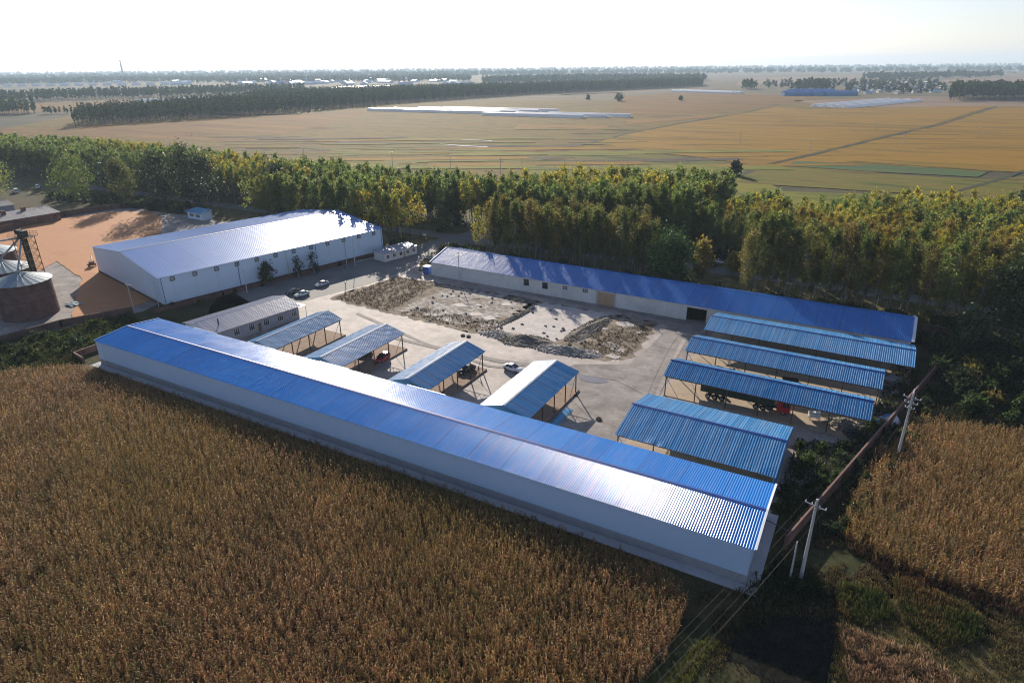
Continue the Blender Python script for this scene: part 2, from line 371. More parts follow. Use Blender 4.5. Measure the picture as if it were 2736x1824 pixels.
sheet('dirt_plot', wobble([(-131, 125), (-127.5, 150.5), (-43.4, 150.2), (-42.3, 127), (-46, 123.5), (-56, 121.5), (-75, 122.5), (-104, 123.3)], .9, 1.2, 5), .045, m_dirt)
sheet('broken_slab', wobble([(-108, 126), (-107, 150.2), (-79, 150.2), (-78.5, 137), (-88, 126)], 1.3, 1.0, 6), .055, m_rub)
sheet('bare_slab', wobble([(-79.5, 128.5), (-76.5, 150.6), (-55.5, 150.6), (-57.5, 137), (-62, 126.5), (-70, 124)], .7, 1.0, 7), .06, m_slab)
sheet('path', wobble([(-111.5, 124), (-110, 150.3), (-107.2, 150.3), (-108.3, 124)], .4, 4, 8), .06, m_dirt)
rb = random.Random(12)
for k in range(26):                                                   # broken pieces of the old floor
    x, y = (rb.uniform(-104, -80), rb.uniform(125.5, 149)) if k < 17 else (rb.uniform(-60, -45), rb.uniform(125, 148)); r_ = rb.uniform(.8, 2.6); n_ = rb.randint(4, 7); a0 = rb.uniform(0, 6)
    sheet('slab_piece', wobble([(x+r_*rb.uniform(.6, 1.3)*math.cos(a0+6.283*i/n_), y+.8*r_*rb.uniform(.6, 1.2)*math.sin(a0+6.283*i/n_)) for i in range(n_)], .15, .5, 300+k), .085+.002*k, m_slab if k % 3 else m_rub)
for k, (x, y, rx, ry, rot) in enumerate([(1360, 871, 3.2, 1.5, .2), (1625, 835, 1, 1.6, .3), (1590, 828, .8, .5, 0)]):
    c = G(x, y); sheet('puddle', [(c.x+rx*math.cos(a)*(1+.15*math.sin(3*a+k)), c.y+ry*math.sin(a)) for a in [i*.3491 for i in range(18)]], .065, m_wet)
# tyre tracks sweeping through the yard
for k, (pts, wd) in enumerate([(((1440, 1000), (1470, 930), (1500, 860), (1530, 800), (1560, 760)), 1.1), (((1480, 1000), (1500, 930), (1535, 850), (1575, 775)), .9),
                               (((900, 775), (1010, 800), (1150, 830), (1300, 850), (1420, 870), (1480, 900)), 1.6), (((820, 720), (980, 790), (1120, 840), (1280, 860)), 1.0)]):
    strip('tyre_track', GP(*pts), wd, .07+.004*k, m_conc_dark if k != 1 else m_conc, .3, seed=80+k)
# grain drying yard on the left and weeds around the site
m_corn = mat('corn_grain', [(.38, .175, .07), (.43, .205, .085), (.41, .185, .085), (.45, .22, .09)], .05, .8, (1, 2.5, 1), -.3, fine=(.6, .10), world=True, spec=.2)
sheet('yard', [G(-260, 600), G(0, 508), G(300, 470), G(410, 484), G(640, 488), G(520, 560), (-183, 148), (-168, 93), (-176, 60), (-190, 30), (-260, 40)], .02, m_conc_dark)
sheet('corn_grain', wobble([G(-80, 552), G(0, 527), G(110, 505), G(255, 487), G(345, 486), G(372, 500), G(370, 535), G(330, 552), (-183, 146), (-180.5, 140), (-176, 117), (-174.5, 100), (-173.5, 92), G(205, 748), G(165, 747), G(170, 700), G(188, 640), G(130, 600), G(60, 640), G(-60, 640)], .35, 3, 9), .14, m_corn, 'stuff', .12, 'wide sheet of orange maize kernels spread out to dry beside the white barn', 'grain')
sheet('yard', wobble([(-166, 92), (-163, 150), (-158, 168), (-151, 170), (-155, 142), (-163, 117), (-155, 104), (-140, 92), (-146, 84)], .5, 5, 10), .03, m_weed)
sheet('weedy_ground', wobble([(-300, 20), (-177, 60), (-168, 91), (-146, 84), (-146, 66), (-165, 48), (-210, 10)], 1, 6, 11), .03, m_weed)
sheet('weedy_ground', wobble([(-6, 60), (-6, 88), (9, 112), (13, 158), (70, 175), (80, 120), (26, 128), (13, 127), (5, 106), (3.5, 87), (7, 80), (3, 72), (6, 62), (8, 48), (-14, 44), (-14, 60)], .8, 1.2, 12), .025, m_weed)
m_damp_shade = mat('shade_dark_mud', [(.010, .011, .011), (.018, .018, .016), (.032, .028, .021)], .5, .9, fine=(1.5, .5), world=True, spec=.02)  # damp soil, coloured near black to deepen the shed gable's shadow
sheet('damp_shade_ground', wobble(GP((1690, 1440), (1775, 1405), (1900, 1395), (1922, 1440), (1932, 1640), (1770, 1640), (1740, 1550), (1655, 1520)), .9, .7, 16), .06, m_damp_shade)
m_grassy = mat('dry_grass_soil', [(.05, .047, .02), (.12, .098, .05), (.08, .074, .03), (.17, .13, .07)], .3, .95, fine=(2, .5), world=True, spec=.1)
sheet('grassy_ground', wobble([(3.5, 44), (4.5, 60), (5.5, 72), (12, 76), (24, 73.5), (48, 67), (40, 40)], .5, 1, 14), .05, m_grassy)
sheet('road', [(-420, 197), (-330, 197.5), (-140, 196.5), (-44, 199.5), (80, 196), (80, 203.5), (-44, 207), (-140, 204), (-330, 205), (-420, 204.5)], .05, m_asph)
sheet('road', [(-148, 172), (-130, 171), (-127, 197), (-124, 240), (-134, 240), (-143, 197)], .045, m_asph)
sheet('forest_floor', wobble([(-620, 165), (-300, 177), (-150, 177), (10, 176), (60, 160), (90, 300), (-40, 300), (-130, 285), (-300, 262), (-640, 262)], 2, 12, 15), .03, mat('forest_litter', [(.05, .052, .02), (.15, .12, .055), (.08, .085, .03), (.21, .17, .085)], .1, .95, fine=(1, .5), world=True, spec=.1))

# ------------------------------------------------------------------ buildings
P_BLUE = roof_mat('roof_bright_blue', (.007, .16, .52), (.012, .19, .58), .21, .17, 0, 6.0, .18)
P_DEEP = roof_mat('roof_deep_blue', (.008, .14, .45), (.013, .165, .50), .34, .34, 0, 5.0, .22)
P_FADE = roof_mat('roof_faded_blue', (.02, .18, .41), (.05, .25, .52), .44, .22, 0, .9, .4)
P_FADE2 = roof_mat('roof_pale_blue', (.045, .24, .45), (.10, .33, .56), .46, .24, 0, .9, .45)
P_BARN = roof_mat('roof_barn', (.05, .17, .46), (.06, .19, .48), .36, .6, .1, 7.0, .1)
P_GREY = roof_mat('roof_grey_violet', (.23, .25, .34), (.28, .30, .39), .38, .55, .1, .9, .15)
P_STEELG = roof_mat('roof_grey', (.22, .21, .20), (.28, .26, .25), .6, .4, .1, 3.0, .2)
W_PANEL = mat('wall_panel', [(.56, .67, .80), (.60, .71, .83)], .08, .55, spec=.4, fine=(.6, .04))
W_PLASTER = mat('wall_render', [(.54, .53, .51), (.66, .65, .62), (.60, .59, .57)], .15, .85, fine=(.9, .12), spec=.2)
W_GREY = mat('wall_grey', [(.34, .33, .36), (.39, .38, .41)], .2, .85, fine=(1.2, .1), spec=.2)
W_PLINTH = mat('plinth', [(.27, .28, .30), (.33, .34, .35)], .3, .9, fine=(1.5, .15), spec=.2)
C_PAD = mat('apron_concrete', [(.36, .37, .39), (.44, .45, .47)], .2, .85, fine=(1.2, .12), spec=.25)
def brick_mat(name, a, b_, mortar, sc=1.0):
    m, nt, b = newmat(name); t = _n(nt, 'ShaderNodeTexBrick'); t.inputs['Scale'].default_value = sc
    t.inputs['Color1'].default_value = c4(a); t.inputs['Color2'].default_value = c4(b_); t.inputs['Mortar'].default_value = c4(mortar)
    t.inputs['Mortar Size'].default_value = .012; t.inputs['Brick Width'].default_value = .5; t.inputs['Row Height'].default_value = .16
    tc = _n(nt, 'ShaderNodeTexCoord').outputs['Object']; sx = _n(nt, 'ShaderNodeSeparateXYZ'); nt.links.new(tc, sx.inputs[0])
    ad = _n(nt, 'ShaderNodeMath', operation='ADD'); nt.links.new(sx.outputs['X'], ad.inputs[0]); nt.links.new(sx.outputs['Y'], ad.inputs[1])
    cb = _n(nt, 'ShaderNodeCombineXYZ'); nt.links.new(ad.outputs[0], cb.inputs['X']); nt.links.new(sx.outputs['Z'], cb.inputs['Y'])
    nt.links.new(cb.outputs[0], t.inputs['Vector'])
    g = ramp(nt, noise(nt, coords(nt), .5, 5), [(.3, (.65,)*3), (.7, (1.25,)*3)])
    nt.links.new(mixc(nt, 1.0, t.outputs['Color'], g, 'MULTIPLY'), b.inputs['Base Color']); b.inputs['Roughness'].default_value = .9; set_spec(b, .15); return m
W_BRICK = brick_mat('red_brick', (.20, .085, .06), (.15, .065, .05), (.22, .19, .17))
W_BRICKD = brick_mat('dark_brick', (.15, .075, .06), (.11, .06, .05), (.17, .15, .14))
S_RUST = mat('rusty_steel', [(.07, .04, .03), (.12, .06, .04)], 1.5, .75, spec=.3)
S_WHITE = mat('white_metal', [(.72, .73, .74), (.78, .79, .80)], .5, .4, spec=.5)
S_GREY = mat('grey_metal', [(.30, .31, .33), (.38, .39, .40)], .8, .45, metal=.5, spec=.5)
S_DARK = mat('dark_metal', [(.025, .025, .028), (.05, .05, .05)], 1.0, .5, spec=.4)
M_BLACK = mat('black_rubber', [(.012, .012, .012), (.02, .02, .02)], 3, .8, spec=.2)
M_CONCP = mat('pole_concrete', [(.42, .41, .40), (.52, .51, .49)], .8, .85, spec=.2)
M_WOOD = mat('old_wood', [(.16, .11, .07), (.24, .18, .12)], 2, .85, (1, 1, 6), spec=.15)
M_GLASS, _nt, _b = newmat('window_glass'); _b.inputs['Base Color'].default_value = (.02, .025, .03, 1); _b.inputs['Roughness'].default_value = .08; set_spec(_b, .8)
M_DOOR = mat('orange_door', [(.40, .26, .16), (.46, .31, .20)], .6, .7, (6, 1, 1), spec=.3)

def roof_slope(b, L, p_r, p_e, pitch=.34, h=.045, rows=5, u0=-.15, jit=.012, seed=0, wave=0.0, sine=False):
    """corrugated sheet between the ridge line and the eave line; p_r, p_e are (v, z)"""
    rr = random.Random(seed)
    pr, pe = Vector((p_r[0], p_r[1])), Vector((p_e[0], p_e[1])); d = pe-pr
    nn = Vector((-d.y, d.x)).normalized()
    if nn.y < 0: nn = -nn
    us = []; n = int((L-2*u0)/pitch); pt = (L-2*u0)/n
    for i in range(n):
        if sine: us += [(u0+(i+f/6)*pt, h*(.5-.5*math.cos(math.pi*f/3))**.8) for f in range(6)]
        else: us += [(u0+(i+f)*pt, hh) for f, hh in ((0, 0), (.56, 0), (.65, h), (.92, h))]
    us.append((L-u0, 0)); k = len(us)
    vs = []
    for r in range(rows+1):
        t = r/rows; j = [rr.uniform(-jit, jit) for _ in range(int(k/(13 if sine else 9))+2)]
        for i, (u, hh) in enumerate(us):
            q = i/(13 if sine else 9); a = int(q); o = j[a]*(1-q+a)+j[a+1]*(q-a)
            if wave and r == rows: o += wave*math.sin(u*1.7+math.sin(u*.9)*2)*max(0, math.sin(u*.31))
            p = pr+d*t+nn*(hh+o)
            vs.append((u, p.x, p.y))
    b.add(vs, [(r*k+i, r*k+i+1, (r+1)*k+i+1, (r+1)*k+i) for r in range(rows) for i in range(k-1)])
def gable_roof(parent, L, W, he, hr, m, oh=.35, ends=.3, mid=None, cap=None, pitch=.34, h=.065, seed=0, wave=0, capw=.35, jit=.012, sine=False):
    mid = mid or W/2; s = (hr-he)/mid; s2 = (hr-he)/(W-mid)
    b = MB()
    roof_slope(b, L, (mid, hr), (0, he), pitch, h, u0=-ends, seed=seed, wave=wave, jit=jit, sine=sine)
    roof_slope(b, L, (mid, hr), (W, he), pitch, h, u0=-ends, seed=seed+1, jit=jit, sine=sine)
    rf = b.build('roof', m, parent, sine)
    c = MB(); z = hr+h+.03
    z -= .0
    c.add([(-ends-.03, mid, z+.05), (L+ends+.03, mid, z+.05), (-ends-.03, mid-capw, z-capw*s), (L+ends+.03, mid-capw, z-capw*s), (-ends-.03, mid+capw, z-capw*s2), (L+ends+.03, mid+capw, z-capw*s2)],
          [(0, 1, 3, 2), (1, 0, 4, 5)])
    rc = c.build('ridge_cap', cap or m, rf)
    return rf
def verge(parent_roof, u, L, W, he, hr, m, w=.28, mid=None, name='verge_trim'):
    b = MB(); mid = mid or W/2; up = .1
    b.bar((u, 0, he+up), (u, mid, hr+up), w, .16); b.bar((u, mid, hr+up), (u, W, he+up), w, .16)
    return b.build(name, m, parent_roof)
def wall_x(b, v0, v1, L, z0, z1, holes=(), u0=0.0, mi=0):
    """wall running along u between v0 and v1, leaving rectangular openings (ua, ub, za, zb)"""
    us = sorted({u0, L, *[h[0] for h in holes], *[h[1] for h in holes]}); zs = sorted({z0, z1, *[h[2] for h in holes], *[h[3] for h in holes]})
    us = [u for u in us if u0 <= u <= L]; zs = [z for z in zs if z0 <= z <= z1]
    for a, c in zip(us, us[1:]):
        col = []
        for p, q in zip(zs, zs[1:]):
            if any(h[0] <= (a+c)/2 <= h[1] and h[2] <= (p+q)/2 <= h[3] for h in holes): continue
            if col and abs(col[-1][1]-p) < 1e-6: col[-1][1] = q
            else: col.append([p, q])
        for p, q in col: b.box(a, c, v0, v1, p, q, mi)
def gable_end(b, ua, ub, W, z0, he, hr, mid=None, inset=.0, mi=0):
    mid = mid or W/2
    pr = [(inset, z0), (W-inset, z0), (W-inset, he-.02), (mid, hr-.02), (inset, he-.02)]
    vs = [(ua, v, z) for v, z in pr]+[(ub, v, z) for v, z in pr]
    b.add(vs, [(4, 3, 2, 1, 0), (5, 6, 7, 8, 9)]+[(i, (i+1) % 5, 5+(i+1) % 5, 5+i) for i in range(5)], mi)
def window(parent, u, v, z, w, h, out=-1, frame=S_WHITE, bars=1, trans=.35):
    """frame and pane set into an opening of the wall that runs along u; out = side facing outside"""
    f = MB(); t = .07
    y0, y1 = sorted((v, v+.10*(-out)))
    f.box(u-w/2, u+w/2, y0, y1, z, z+t); f.box(u-w/2, u+w/2, y0, y1, z+h-t, z+h)
    f.box(u-w/2, u-w/2+t, y0, y1, z+t, z+h-t); f.box(u+w/2-t, u+w/2, y0, y1, z+t, z+h-t)
    for k in range(bars): x = u-w/2+w*(k+1)/(bars+1); f.box(x-t/2, x+t/2, y0+.01, y1-.01, z+t, z+h-t)
    if trans: f.box(u-w/2+t, u+w/2-t, y0+.012, y1-.012, z+h*(1-trans)-t/2, z+h*(1-trans)+t/2)
    fo = f.build('window', frame, parent)
    MB().box(u-w/2+.02, u+w/2-.02, v+.05*(-out)-.006, v+.05*(-out)+.006, z+.02, z+h-.02).build('pane', M_GLASS, fo)
    return fo

# 1 the long shed in front: bright blue roof, pale panel walls on a grey plinth
L_, W_, he, hr = 137.8, 15.35, 5.66, 6.44
fs = thing('long_shed', 'longest shed, bright blue roof and blank pale walls, between the maize field and the yard', 'shed', (-143.66, 67.71, 0), R(.42))
b = MB(); wall_x(b, .05, .25, L_-.3, 1.5, he-.04, u0=.1); wall_x(b, W_-.55, W_-.35, L_-.5, 1.5, he-.06, [(12, 19, 1.2, 4), (30, 37, 1.2, 4), (51, 58, 1.2, 4), (73, 81, 1.2, 4), (101, 106, 1.2, 4)], u0=.3)
gable_end(b, .1, .3, W_, 1.5, he, hr, inset=.26); gable_end(b, L_-.5, L_-.3, W_, 1.5, he, hr, inset=.26)
b.build('wall', mat('wall_panel_blue', [(.42, .56, .74), (.45, .59, .77)], .08, .5, spec=.4, fine=(.6, .04)), fs)
b = MB(); b.box(.04, L_-.24, .0, W_-.2, .14, 1.5); b.build('plinth', W_PLINTH, fs)
rf = gable_roof(fs, L_, W_, he, hr, P_BLUE, seed=3, sine=True, pitch=.33, h=.068, cap=mat('ridge_blue', [(.008, .05, .26), (.012, .065, .30)], .5, .45), capw=.3)
verge(rf, L_+.2, L_, W_, he, hr, S_WHITE); verge(rf, -.2, L_, W_, he, hr, mat('verge_blue', [(.05, .2, .5), (.06, .22, .52)], .5, .4))
b = MB(); b.box(-1.6, L_+1.2, -1.45, W_+.8, .0, .14); b.build('apron', C_PAD, fs)
for a, c in ((12, 19.5), (30, 38), (51, 58.5), (73, 81.5)):
    b = MB()
    for v, z in ((W_+.25, he-.05), (W_+.55, he-.35)): b.bar((a, v, z), (c, v, z), .1, .12)
    for u in (a+.2, (a+c)/2, c-.2): b.bar((u, W_-.35, he-.2), (u, W_+.6, he-.2), .06)
    b.build('door_rail', S_WHITE, fs)
    b = MB(); b.box(a+.1, (a+c)/2-.05, W_-.28, W_-.2, .2, 4.0); b.build('sliding_door', P_FADE, fs)
for u in (2.0,): 
    b = MB(); b.tube((u, -.06, .3), (u, -.06, he-.2), .05); b.build('downpipe', S_WHITE, fs)

# 2 the big white barn
L_, W_, he, hr = 74.6, 51.26, 8.45, 11.45
ba = thing('grain_barn', 'huge white barn with small square vents under its eave and a shiny pale blue roof', 'barn', (-165.06, 97.49, 0), R(77.9))
b = MB(); us = [.3]+[3.5+6.13*k for k in range(12)]+[L_-.3]
for a, c in zip(us, us[1:]):
    b.box(a+.02, c-.02, .12, .32, .9, 4.55); b.box(a+.02, c-.02, .12, .32, 4.6, he-.05)
b.box(.3, L_-.3, .2, .30, .9, he-.06)
wall_x(b, W_-.4, W_-.2, L_-.3, .9, he-.06, u0=.3); gable_end(b, .1, .3, W_, .9, he, hr, inset=.12); gable_end(b, L_-.3, L_-.1, W_, .9, he, hr, inset=.12)
b.build('wall', W_PANEL, ba)
b = MB(); b.box(.05, L_-.05, .05, W_-.05, 0, .9); b.build('plinth', W_BRICKD, ba)
gable_roof(ba, L_, W_, he, hr, P_BARN, seed=9, pitch=.52, h=.075, cap=S_GREY, capw=.3, jit=.006)
for k in range(12):
    u = 3.5+6.13*k; f = MB()
    for (x0, x1, z0, z1) in ((u-.62, u+.62, 6.9, 7.02), (u-.62, u+.62, 7.98, 8.1), (u-.62, u-.5, 7.02, 7.98), (u+.5, u+.62, 7.02, 7.98)): f.box(x0, x1, -.03, .12, z0, z1)
    fo = f.build('vent', S_DARK, ba)
    g = MB()
    for q in range(5): g.bar((u-.5, .08, 7.1+q*.19), (u+.5, .08, 7.1+q*.19), .05, .14)
    g.build('vent_louvre', S_GREY, fo)
for u in (.5, 22, 48, L_-.6):
    b = MB(); b.tube((u, .02, 1), (u, .02, he-.1), .07); b.build('downpipe', mat('pipe_blue', [(.05, .10, .22), (.06, .12, .25)], 1, .5), ba)

# 3 the office bungalow with a violet-grey roof
L_, W_, he, hr = 24.1, 13.2, 3.3, 4.87
of = thing('office_bungalow', 'low bungalow with a violet grey ribbed roof and white framed windows beside the carports', 'bungalow', (-129.44, 85.79, 0), R(81.81))
wins = [(6.4, 1.5), (10.35, 1.5), (14.4, 1.55), (18.3, 1.7), (22.4, 1.5)]
b = MB(); holes = [(u-w2/2, u+w2/2, 1.0, 2.75) for u, w2 in wins]+[(12.0, 12.9, .1, 2.3), (2.2, 3.1, .1, 2.3)]
wall_x(b, .45, .7, L_-.55, 0, he-.05, holes, u0=.55); wall_x(b, W_-.7, W_-.45, L_-.55, 0, he-.05, u0=.55)
gable_end(b, .3, .55, W_, 0, he, hr, inset=.45); gable_end(b, L_-.55, L_-.3, W_, 0, he, hr, inset=.45)
b.build('wall', W_GREY, of)
for u, w2 in wins: window(of, u, .43, 1.0, w2, 1.75, -1, bars=2, trans=.3)
for u in (2.65, 12.45):
    d = MB().box(u-.45, u+.45, .5, .56, .1, 2.3).build('door', M_WOOD, of); MB().box(u+.28, u+.36, .44, .5, 1.1, 1.2).build('handle', S_GREY, d)
gable_roof(of, L_, W_, he, hr, P_GREY, seed=15, cap=mat('ridge_steel', [(.04, .12, .28), (.05, .14, .3)], 1, .4))
b = MB(); b.tube((3.6, 3, 3.8), (3.6, 3, 5.6), .16); b.build('chimney', S_RUST, of)
b = MB(); b.box(L_-.25, L_+2.2, .6, 4.4, 2.75, 2.87)
for x, y in ((L_+2.05, .75), (L_+2.05, 4.25)): b.box(x-.06, x+.06, y-.06, y+.06, 0, 2.75)
b.build('porch', S_WHITE, of)

# 4 the long deep-blue shed at the back
L_, W_, he, hr = 129.5, 18.44, 4.26, 6.8
ls = thing('long_shed', 'long deep blue roofed back shed with an orange door and an open dark gateway', 'shed', (-118.61, 155.98, 0), R(-.53))
wl = [(33.8, 1.75, 1.95, 1.95), (39.85, 1.75, 1.9, 1.9), (46.1, 1.65, 2.6, 1.2), (52.2, 1.7, 2.75, 1.2)]
holes = [(u-w2/2, u+w2/2, z, z+h2) for u, w2, z, h2 in wl]+[(56.0, 60.7, 0, 3.75), (80.3, 85.3, 0, 3.6)]
b = MB(); wall_x(b, .4, .7, L_-.4, 0, he-.05, holes, u0=.3); wall_x(b, W_-.6, W_-.3, L_-.4, 0, he-.05, u0=.3)
gable_end(b, .05, .3, W_, 0, he, hr, inset=.4); gable_end(b, L_-.4, L_-.15, W_, 0, he, hr, inset=.4)
b.build('wall', W_PLASTER, ls)
for u, w2, z, h2 in wl: window(ls, u, .42, z, w2, h2, -1, S_DARK if h2 > 1.5 else S_WHITE, 2, .3 if h2 > 1.5 else .5)
d = MB(); d.box(56.05, 58.33, .5, .56, .05, 3.7); d.box(58.37, 60.65, .5, .56, .05, 3.7)
d = d.build('door', M_DOOR, ls); MB().box(58.2, 58.28, .42, .5, 1.2, 1.5).build('handle', S_DARK, d)
b = MB(); b.box(55.5, 55.95, .26, .40, 0, 4.0); b.box(60.75, 61.1, .26, .40, 0, 4.0); b.box(55.5, 61.1, .25, .39, 4.0, 4.15); b.build('door_surround', C_PAD, ls)
rf = gable_roof(ls, L_, W_, he, hr, P_DEEP, seed=21)
verge(rf, L_+.2, L_, W_, he, hr, mat('verge_pale', [(.55, .6, .65), (.6, .65, .7)], 1, .5), .6); verge(rf, -.2, L_, W_, he, hr, P_FADE)
b = MB(); b.box(30, 129.3, -1.8, .3, 0, .12); b.build('apron', m_conc_dark, ls)

# 5 eight open sheds: roof on steel posts over a raised floor
def open_shed(label, loc, rz, L_, W_, he, hr, bays, m, floor_m, floor=(.0, .35), gable=None, fh=.3, wave=0, seed=0, post_inset=.35, first=.6, closed_end=False):
    s = thing('open_shed', label, 'open shed', (loc[0], loc[1], 0), rz, None)
    gable_roof(s, L_, W_, he, hr, m, seed=seed, wave=wave, pitch=.38, h=.05, capw=.32, ends=.25, cap=MC.get('ridge_blue') if rz < 1 else S_WHITE, jit=.02)
    MB().box(floor[0], L_+floor[1], .1, W_-.1, .0, fh).build('floor_slab', floor_m, s)
    n = bays; us = [first+(L_-2*first)*k/n for k in range(n+1)]; mid = W_/2
    for u in us:
        for v, sg in ((post_inset, 1), (W_-post_inset, -1)):
            MB().bar((u, v, fh), (u, v, he-.12), .17).build('post', S_RUST, s)
        t = MB(); zl = he-.12
        t.bar((u, post_inset, zl), (u, W_-post_inset, zl), .09)
        t.bar((u, post_inset, zl), (u, mid, hr-.2), .09); t.bar((u, mid, hr-.2), (u, W_-post_inset, zl), .09)
        for k in range(1, 6):
            v = post_inset+(W_-2*post_inset)*k/6; zt = zl+(hr-.2-zl)*(1-abs(v-mid)/(mid-post_inset)); t.bar((u, v, zl), (u, v, zt), .06)
            v2 = post_inset+(W_-2*post_inset)*(k-1 if v <= mid else k+1)/6; t.bar((u, v, zt), (u, v2, zl), .05)
        t.build('truss', S_RUST, s)
    for v in (post_inset, W_-post_inset):
        MB().bar((.1, v, he-.22), (L_-.1, v, he-.22), .1, .16).build('eave_beam', S_RUST, s)
    for u, du in ((us[0], 1), (us[-1], -1)):
        for v in (post_inset, W_-post_inset): MB().bar((u, v, he-.3), (u+du*2.6, v, fh+.05), .06).build('brace', S_RUST, s)
    if gable:
        b = MB(); gable_end(b, -.05, .0, W_, he-.1, he-.05, hr-.06, inset=.1); b.build('gable_panel', gable, s)
    if closed_end:
        b = MB(); gable_end(b, L_-.12, L_-.04, W_, fh, he, hr, inset=.12); b.build('end_wall', P_FADE, s)
    return s
TEAL = roof_mat('gable_teal', (.03, .14, .26), (.035, .16, .30), .5, .3, .1, .9)
CP = [('carport with an empty floor beside the office bungalow', -107.41, 84.43, 90.04, 21.08, 8.99, 4.5, 5.99), ('carport sheltering the red hatchback', -89.0, 85.54, 90.18, 20.53, 10.54, 4.26, 5.6),
      ('carport sheltering the black car where the person stands', -67.09, 85.38, 90.29, 20.15, 9.54, 4.59, 6.07), ('carport with blue sheets leaning on its floor edge, beside the white sedan', -45.75, 85.5, 90.43, 20.77, 10.2, 4.49, 5.87)]
for k, (t, x, y, a, l, wd, e, r_) in enumerate(CP):
    open_shed('blue roofed '+t, (x, y), R(a), l, wd, e, r_, 4, P_FADE2 if k == 0 else P_FADE, m_pink_floor, (.2, .7), TEAL, .34, 0, 40+3*k)
RS = [('narrow blue roofed open shed nearest the long back shed', -30.06, 140.58, -.34, 41.2, 12.7, 4.32, 5.61, 7, False), ('long blue roofed open shed with farm machines under it', -30.57, 126.83, -.27, 36.5, 9.97, 4.32, 5.69, 6, False),
      ('long blue roofed open shed with the red cabbed truck under it', -30.83, 112.99, -.19, 35.55, 9.33, 4.28, 5.84, 6, False), ('broad blue roofed open shed with a dented eave behind the long front shed', -31.05, 87.88, -.24, 24.6, 16.56, 4.33, 6.15, 4, True)]
for k, (t, x, y, a, l, wd, e, r_, n, c) in enumerate(RS):
    open_shed(t, (x, y), R(a), l, wd, e, r_, n, P_FADE, m_tan_floor, (.0, .2), None, .14, .1 if c else 0, 60+3*k, .3, .3, c)
# ------------------------------------------------------------------ smaller buildings
gh = thing('gatehouse', 'small gatehouse with a shiny roof and a row of windows beside the entrance road', 'gatehouse', (-140.9, 160.6, 0), R(78.5))
ws = [1.6, 4.4, 7.2, 10.2, 12.9]
b = MB(); wall_x(b, .2, .42, 14.4, 0, 2.9, [(u-.6, u+.6, .9, 2.2) for u in ws]+[(8.3, 9.2, 0, 2.1)], u0=.2); wall_x(b, 5.6, 5.8, 14.4, 0, 2.9, u0=.2); b.box(.2, .4, .42, 5.6, 0, 2.9); b.box(14.2, 14.4, .42, 5.6, 0, 2.9); b.build('wall', W_PLASTER, gh)
for u in ws: window(gh, u, .2, .9, 1.2, 1.3, -1, S_WHITE, 1, 0)
MB().box(8.32, 9.18, .28, .34, .02, 2.1).build('door', M_DOOR, gh)
b = MB(); roof_slope(b, 14.6, (6.2, 3.25), (-.3, 2.95), .4, .04, u0=-.2); b.build('roof', P_GREY, gh)

bh = thing('brick_building', 'long low brick building with a grey sheet roof and two square chimneys', 'building', (-312.0, 95, 0), R(86))
b = MB(); b.box(.2, 51, .3, 12.6, 0, 3.4); b.build('wall', W_BRICK, bh)
b = MB(); roof_slope(b, 51.4, (13, 4.9), (0, 3.5), .8, .06, u0=-.2, seed=5); b.build('roof', P_STEELG, bh)
for u, v in ((33, 8.5), (41, 10)): b = MB(); b.box(u, u+1.5, v, v+1.5, 3.4, 5.9); b.box(u-.1, u+1.6, v-.1, v+1.6, 5.9, 6.1); b.build('chimney', W_BRICK, bh)
for u in (26, 34, 42, 48): b = MB(); b.box(u, u+1.4, .22, .34, 1.1, 2.4); b.build('window', M_GLASS, bh)
b2 = thing('low_building', 'low outbuilding with a pale grey roof near the parked vans on the left', 'building', (-349, 118, 0), R(86))
b = MB(); b.box(.2, 28, .3, 13, 0, 3.2); b.build('wall', W_GREY, b2)
gable_roof(b2, 28.2, 13.4, 3.25, 4.6, P_STEELG, pitch=.8, seed=8)
bt = thing('site_booth', 'small grey booth with a sloping blue roof by the far wall of the maize floor', 'booth', (-263.0, 174.6, 0), R(-3))
b = MB(); wall_x(b, .1, .3, 11, 0, 3.1, [(1.5, 4.5, 1, 2.3), (6, 9, 1, 2.3)]); b.box(0, .2, .3, 4.6, 0, 3.1); b.box(10.8, 11, .3, 4.6, 0, 3.4); wall_x(b, 4.4, 4.6, 11, 0, 3.5); b.build('wall', W_PANEL, bt)
for u in (3, 7.5): window(bt, u, .12, 1, 3, 1.3, -1, S_WHITE, 3, .4)
b = MB(); roof_slope(b, 11.4, (5.0, 3.9), (-1.2, 3.15), .4, .05, u0=-.3); b.build('roof', P_FADE2, bt)
tl = thing('portable_toilet', 'blue portable cabin with a white roof at the left end of the long back shed', 'cabin', (-121.9, 156.2, 0), 0)
MB().box(.05, 2.25, .05, 2.25, .12, 2.35).build('cabin_body', mat('cabin_blue', [(.02, .09, .36), (.03, .11, .40)], 1, .5), tl)
b = MB(); b.box(0, 2.3, 0, 2.3, 2.35, 2.5); b.add([(0, 0, 2.5), (2.3, 0, 2.5), (2.3, 2.3, 2.5), (0, 2.3, 2.5), (1.15, 1.15, 2.78)], [(0, 1, 4), (1, 2, 4), (2, 3, 4), (3, 0, 4)]); b.build('roof', S_WHITE, tl)
d = MB().box(.6, 1.6, -.0, .05, .15, 2.2).build('door', mat('cabin_door', [(.03, .12, .42), (.04, .14, .46)], 1, .5), tl); MB().box(1.4, 1.5, -.06, 0, 1.05, 1.2).build('handle', S_WHITE, d)

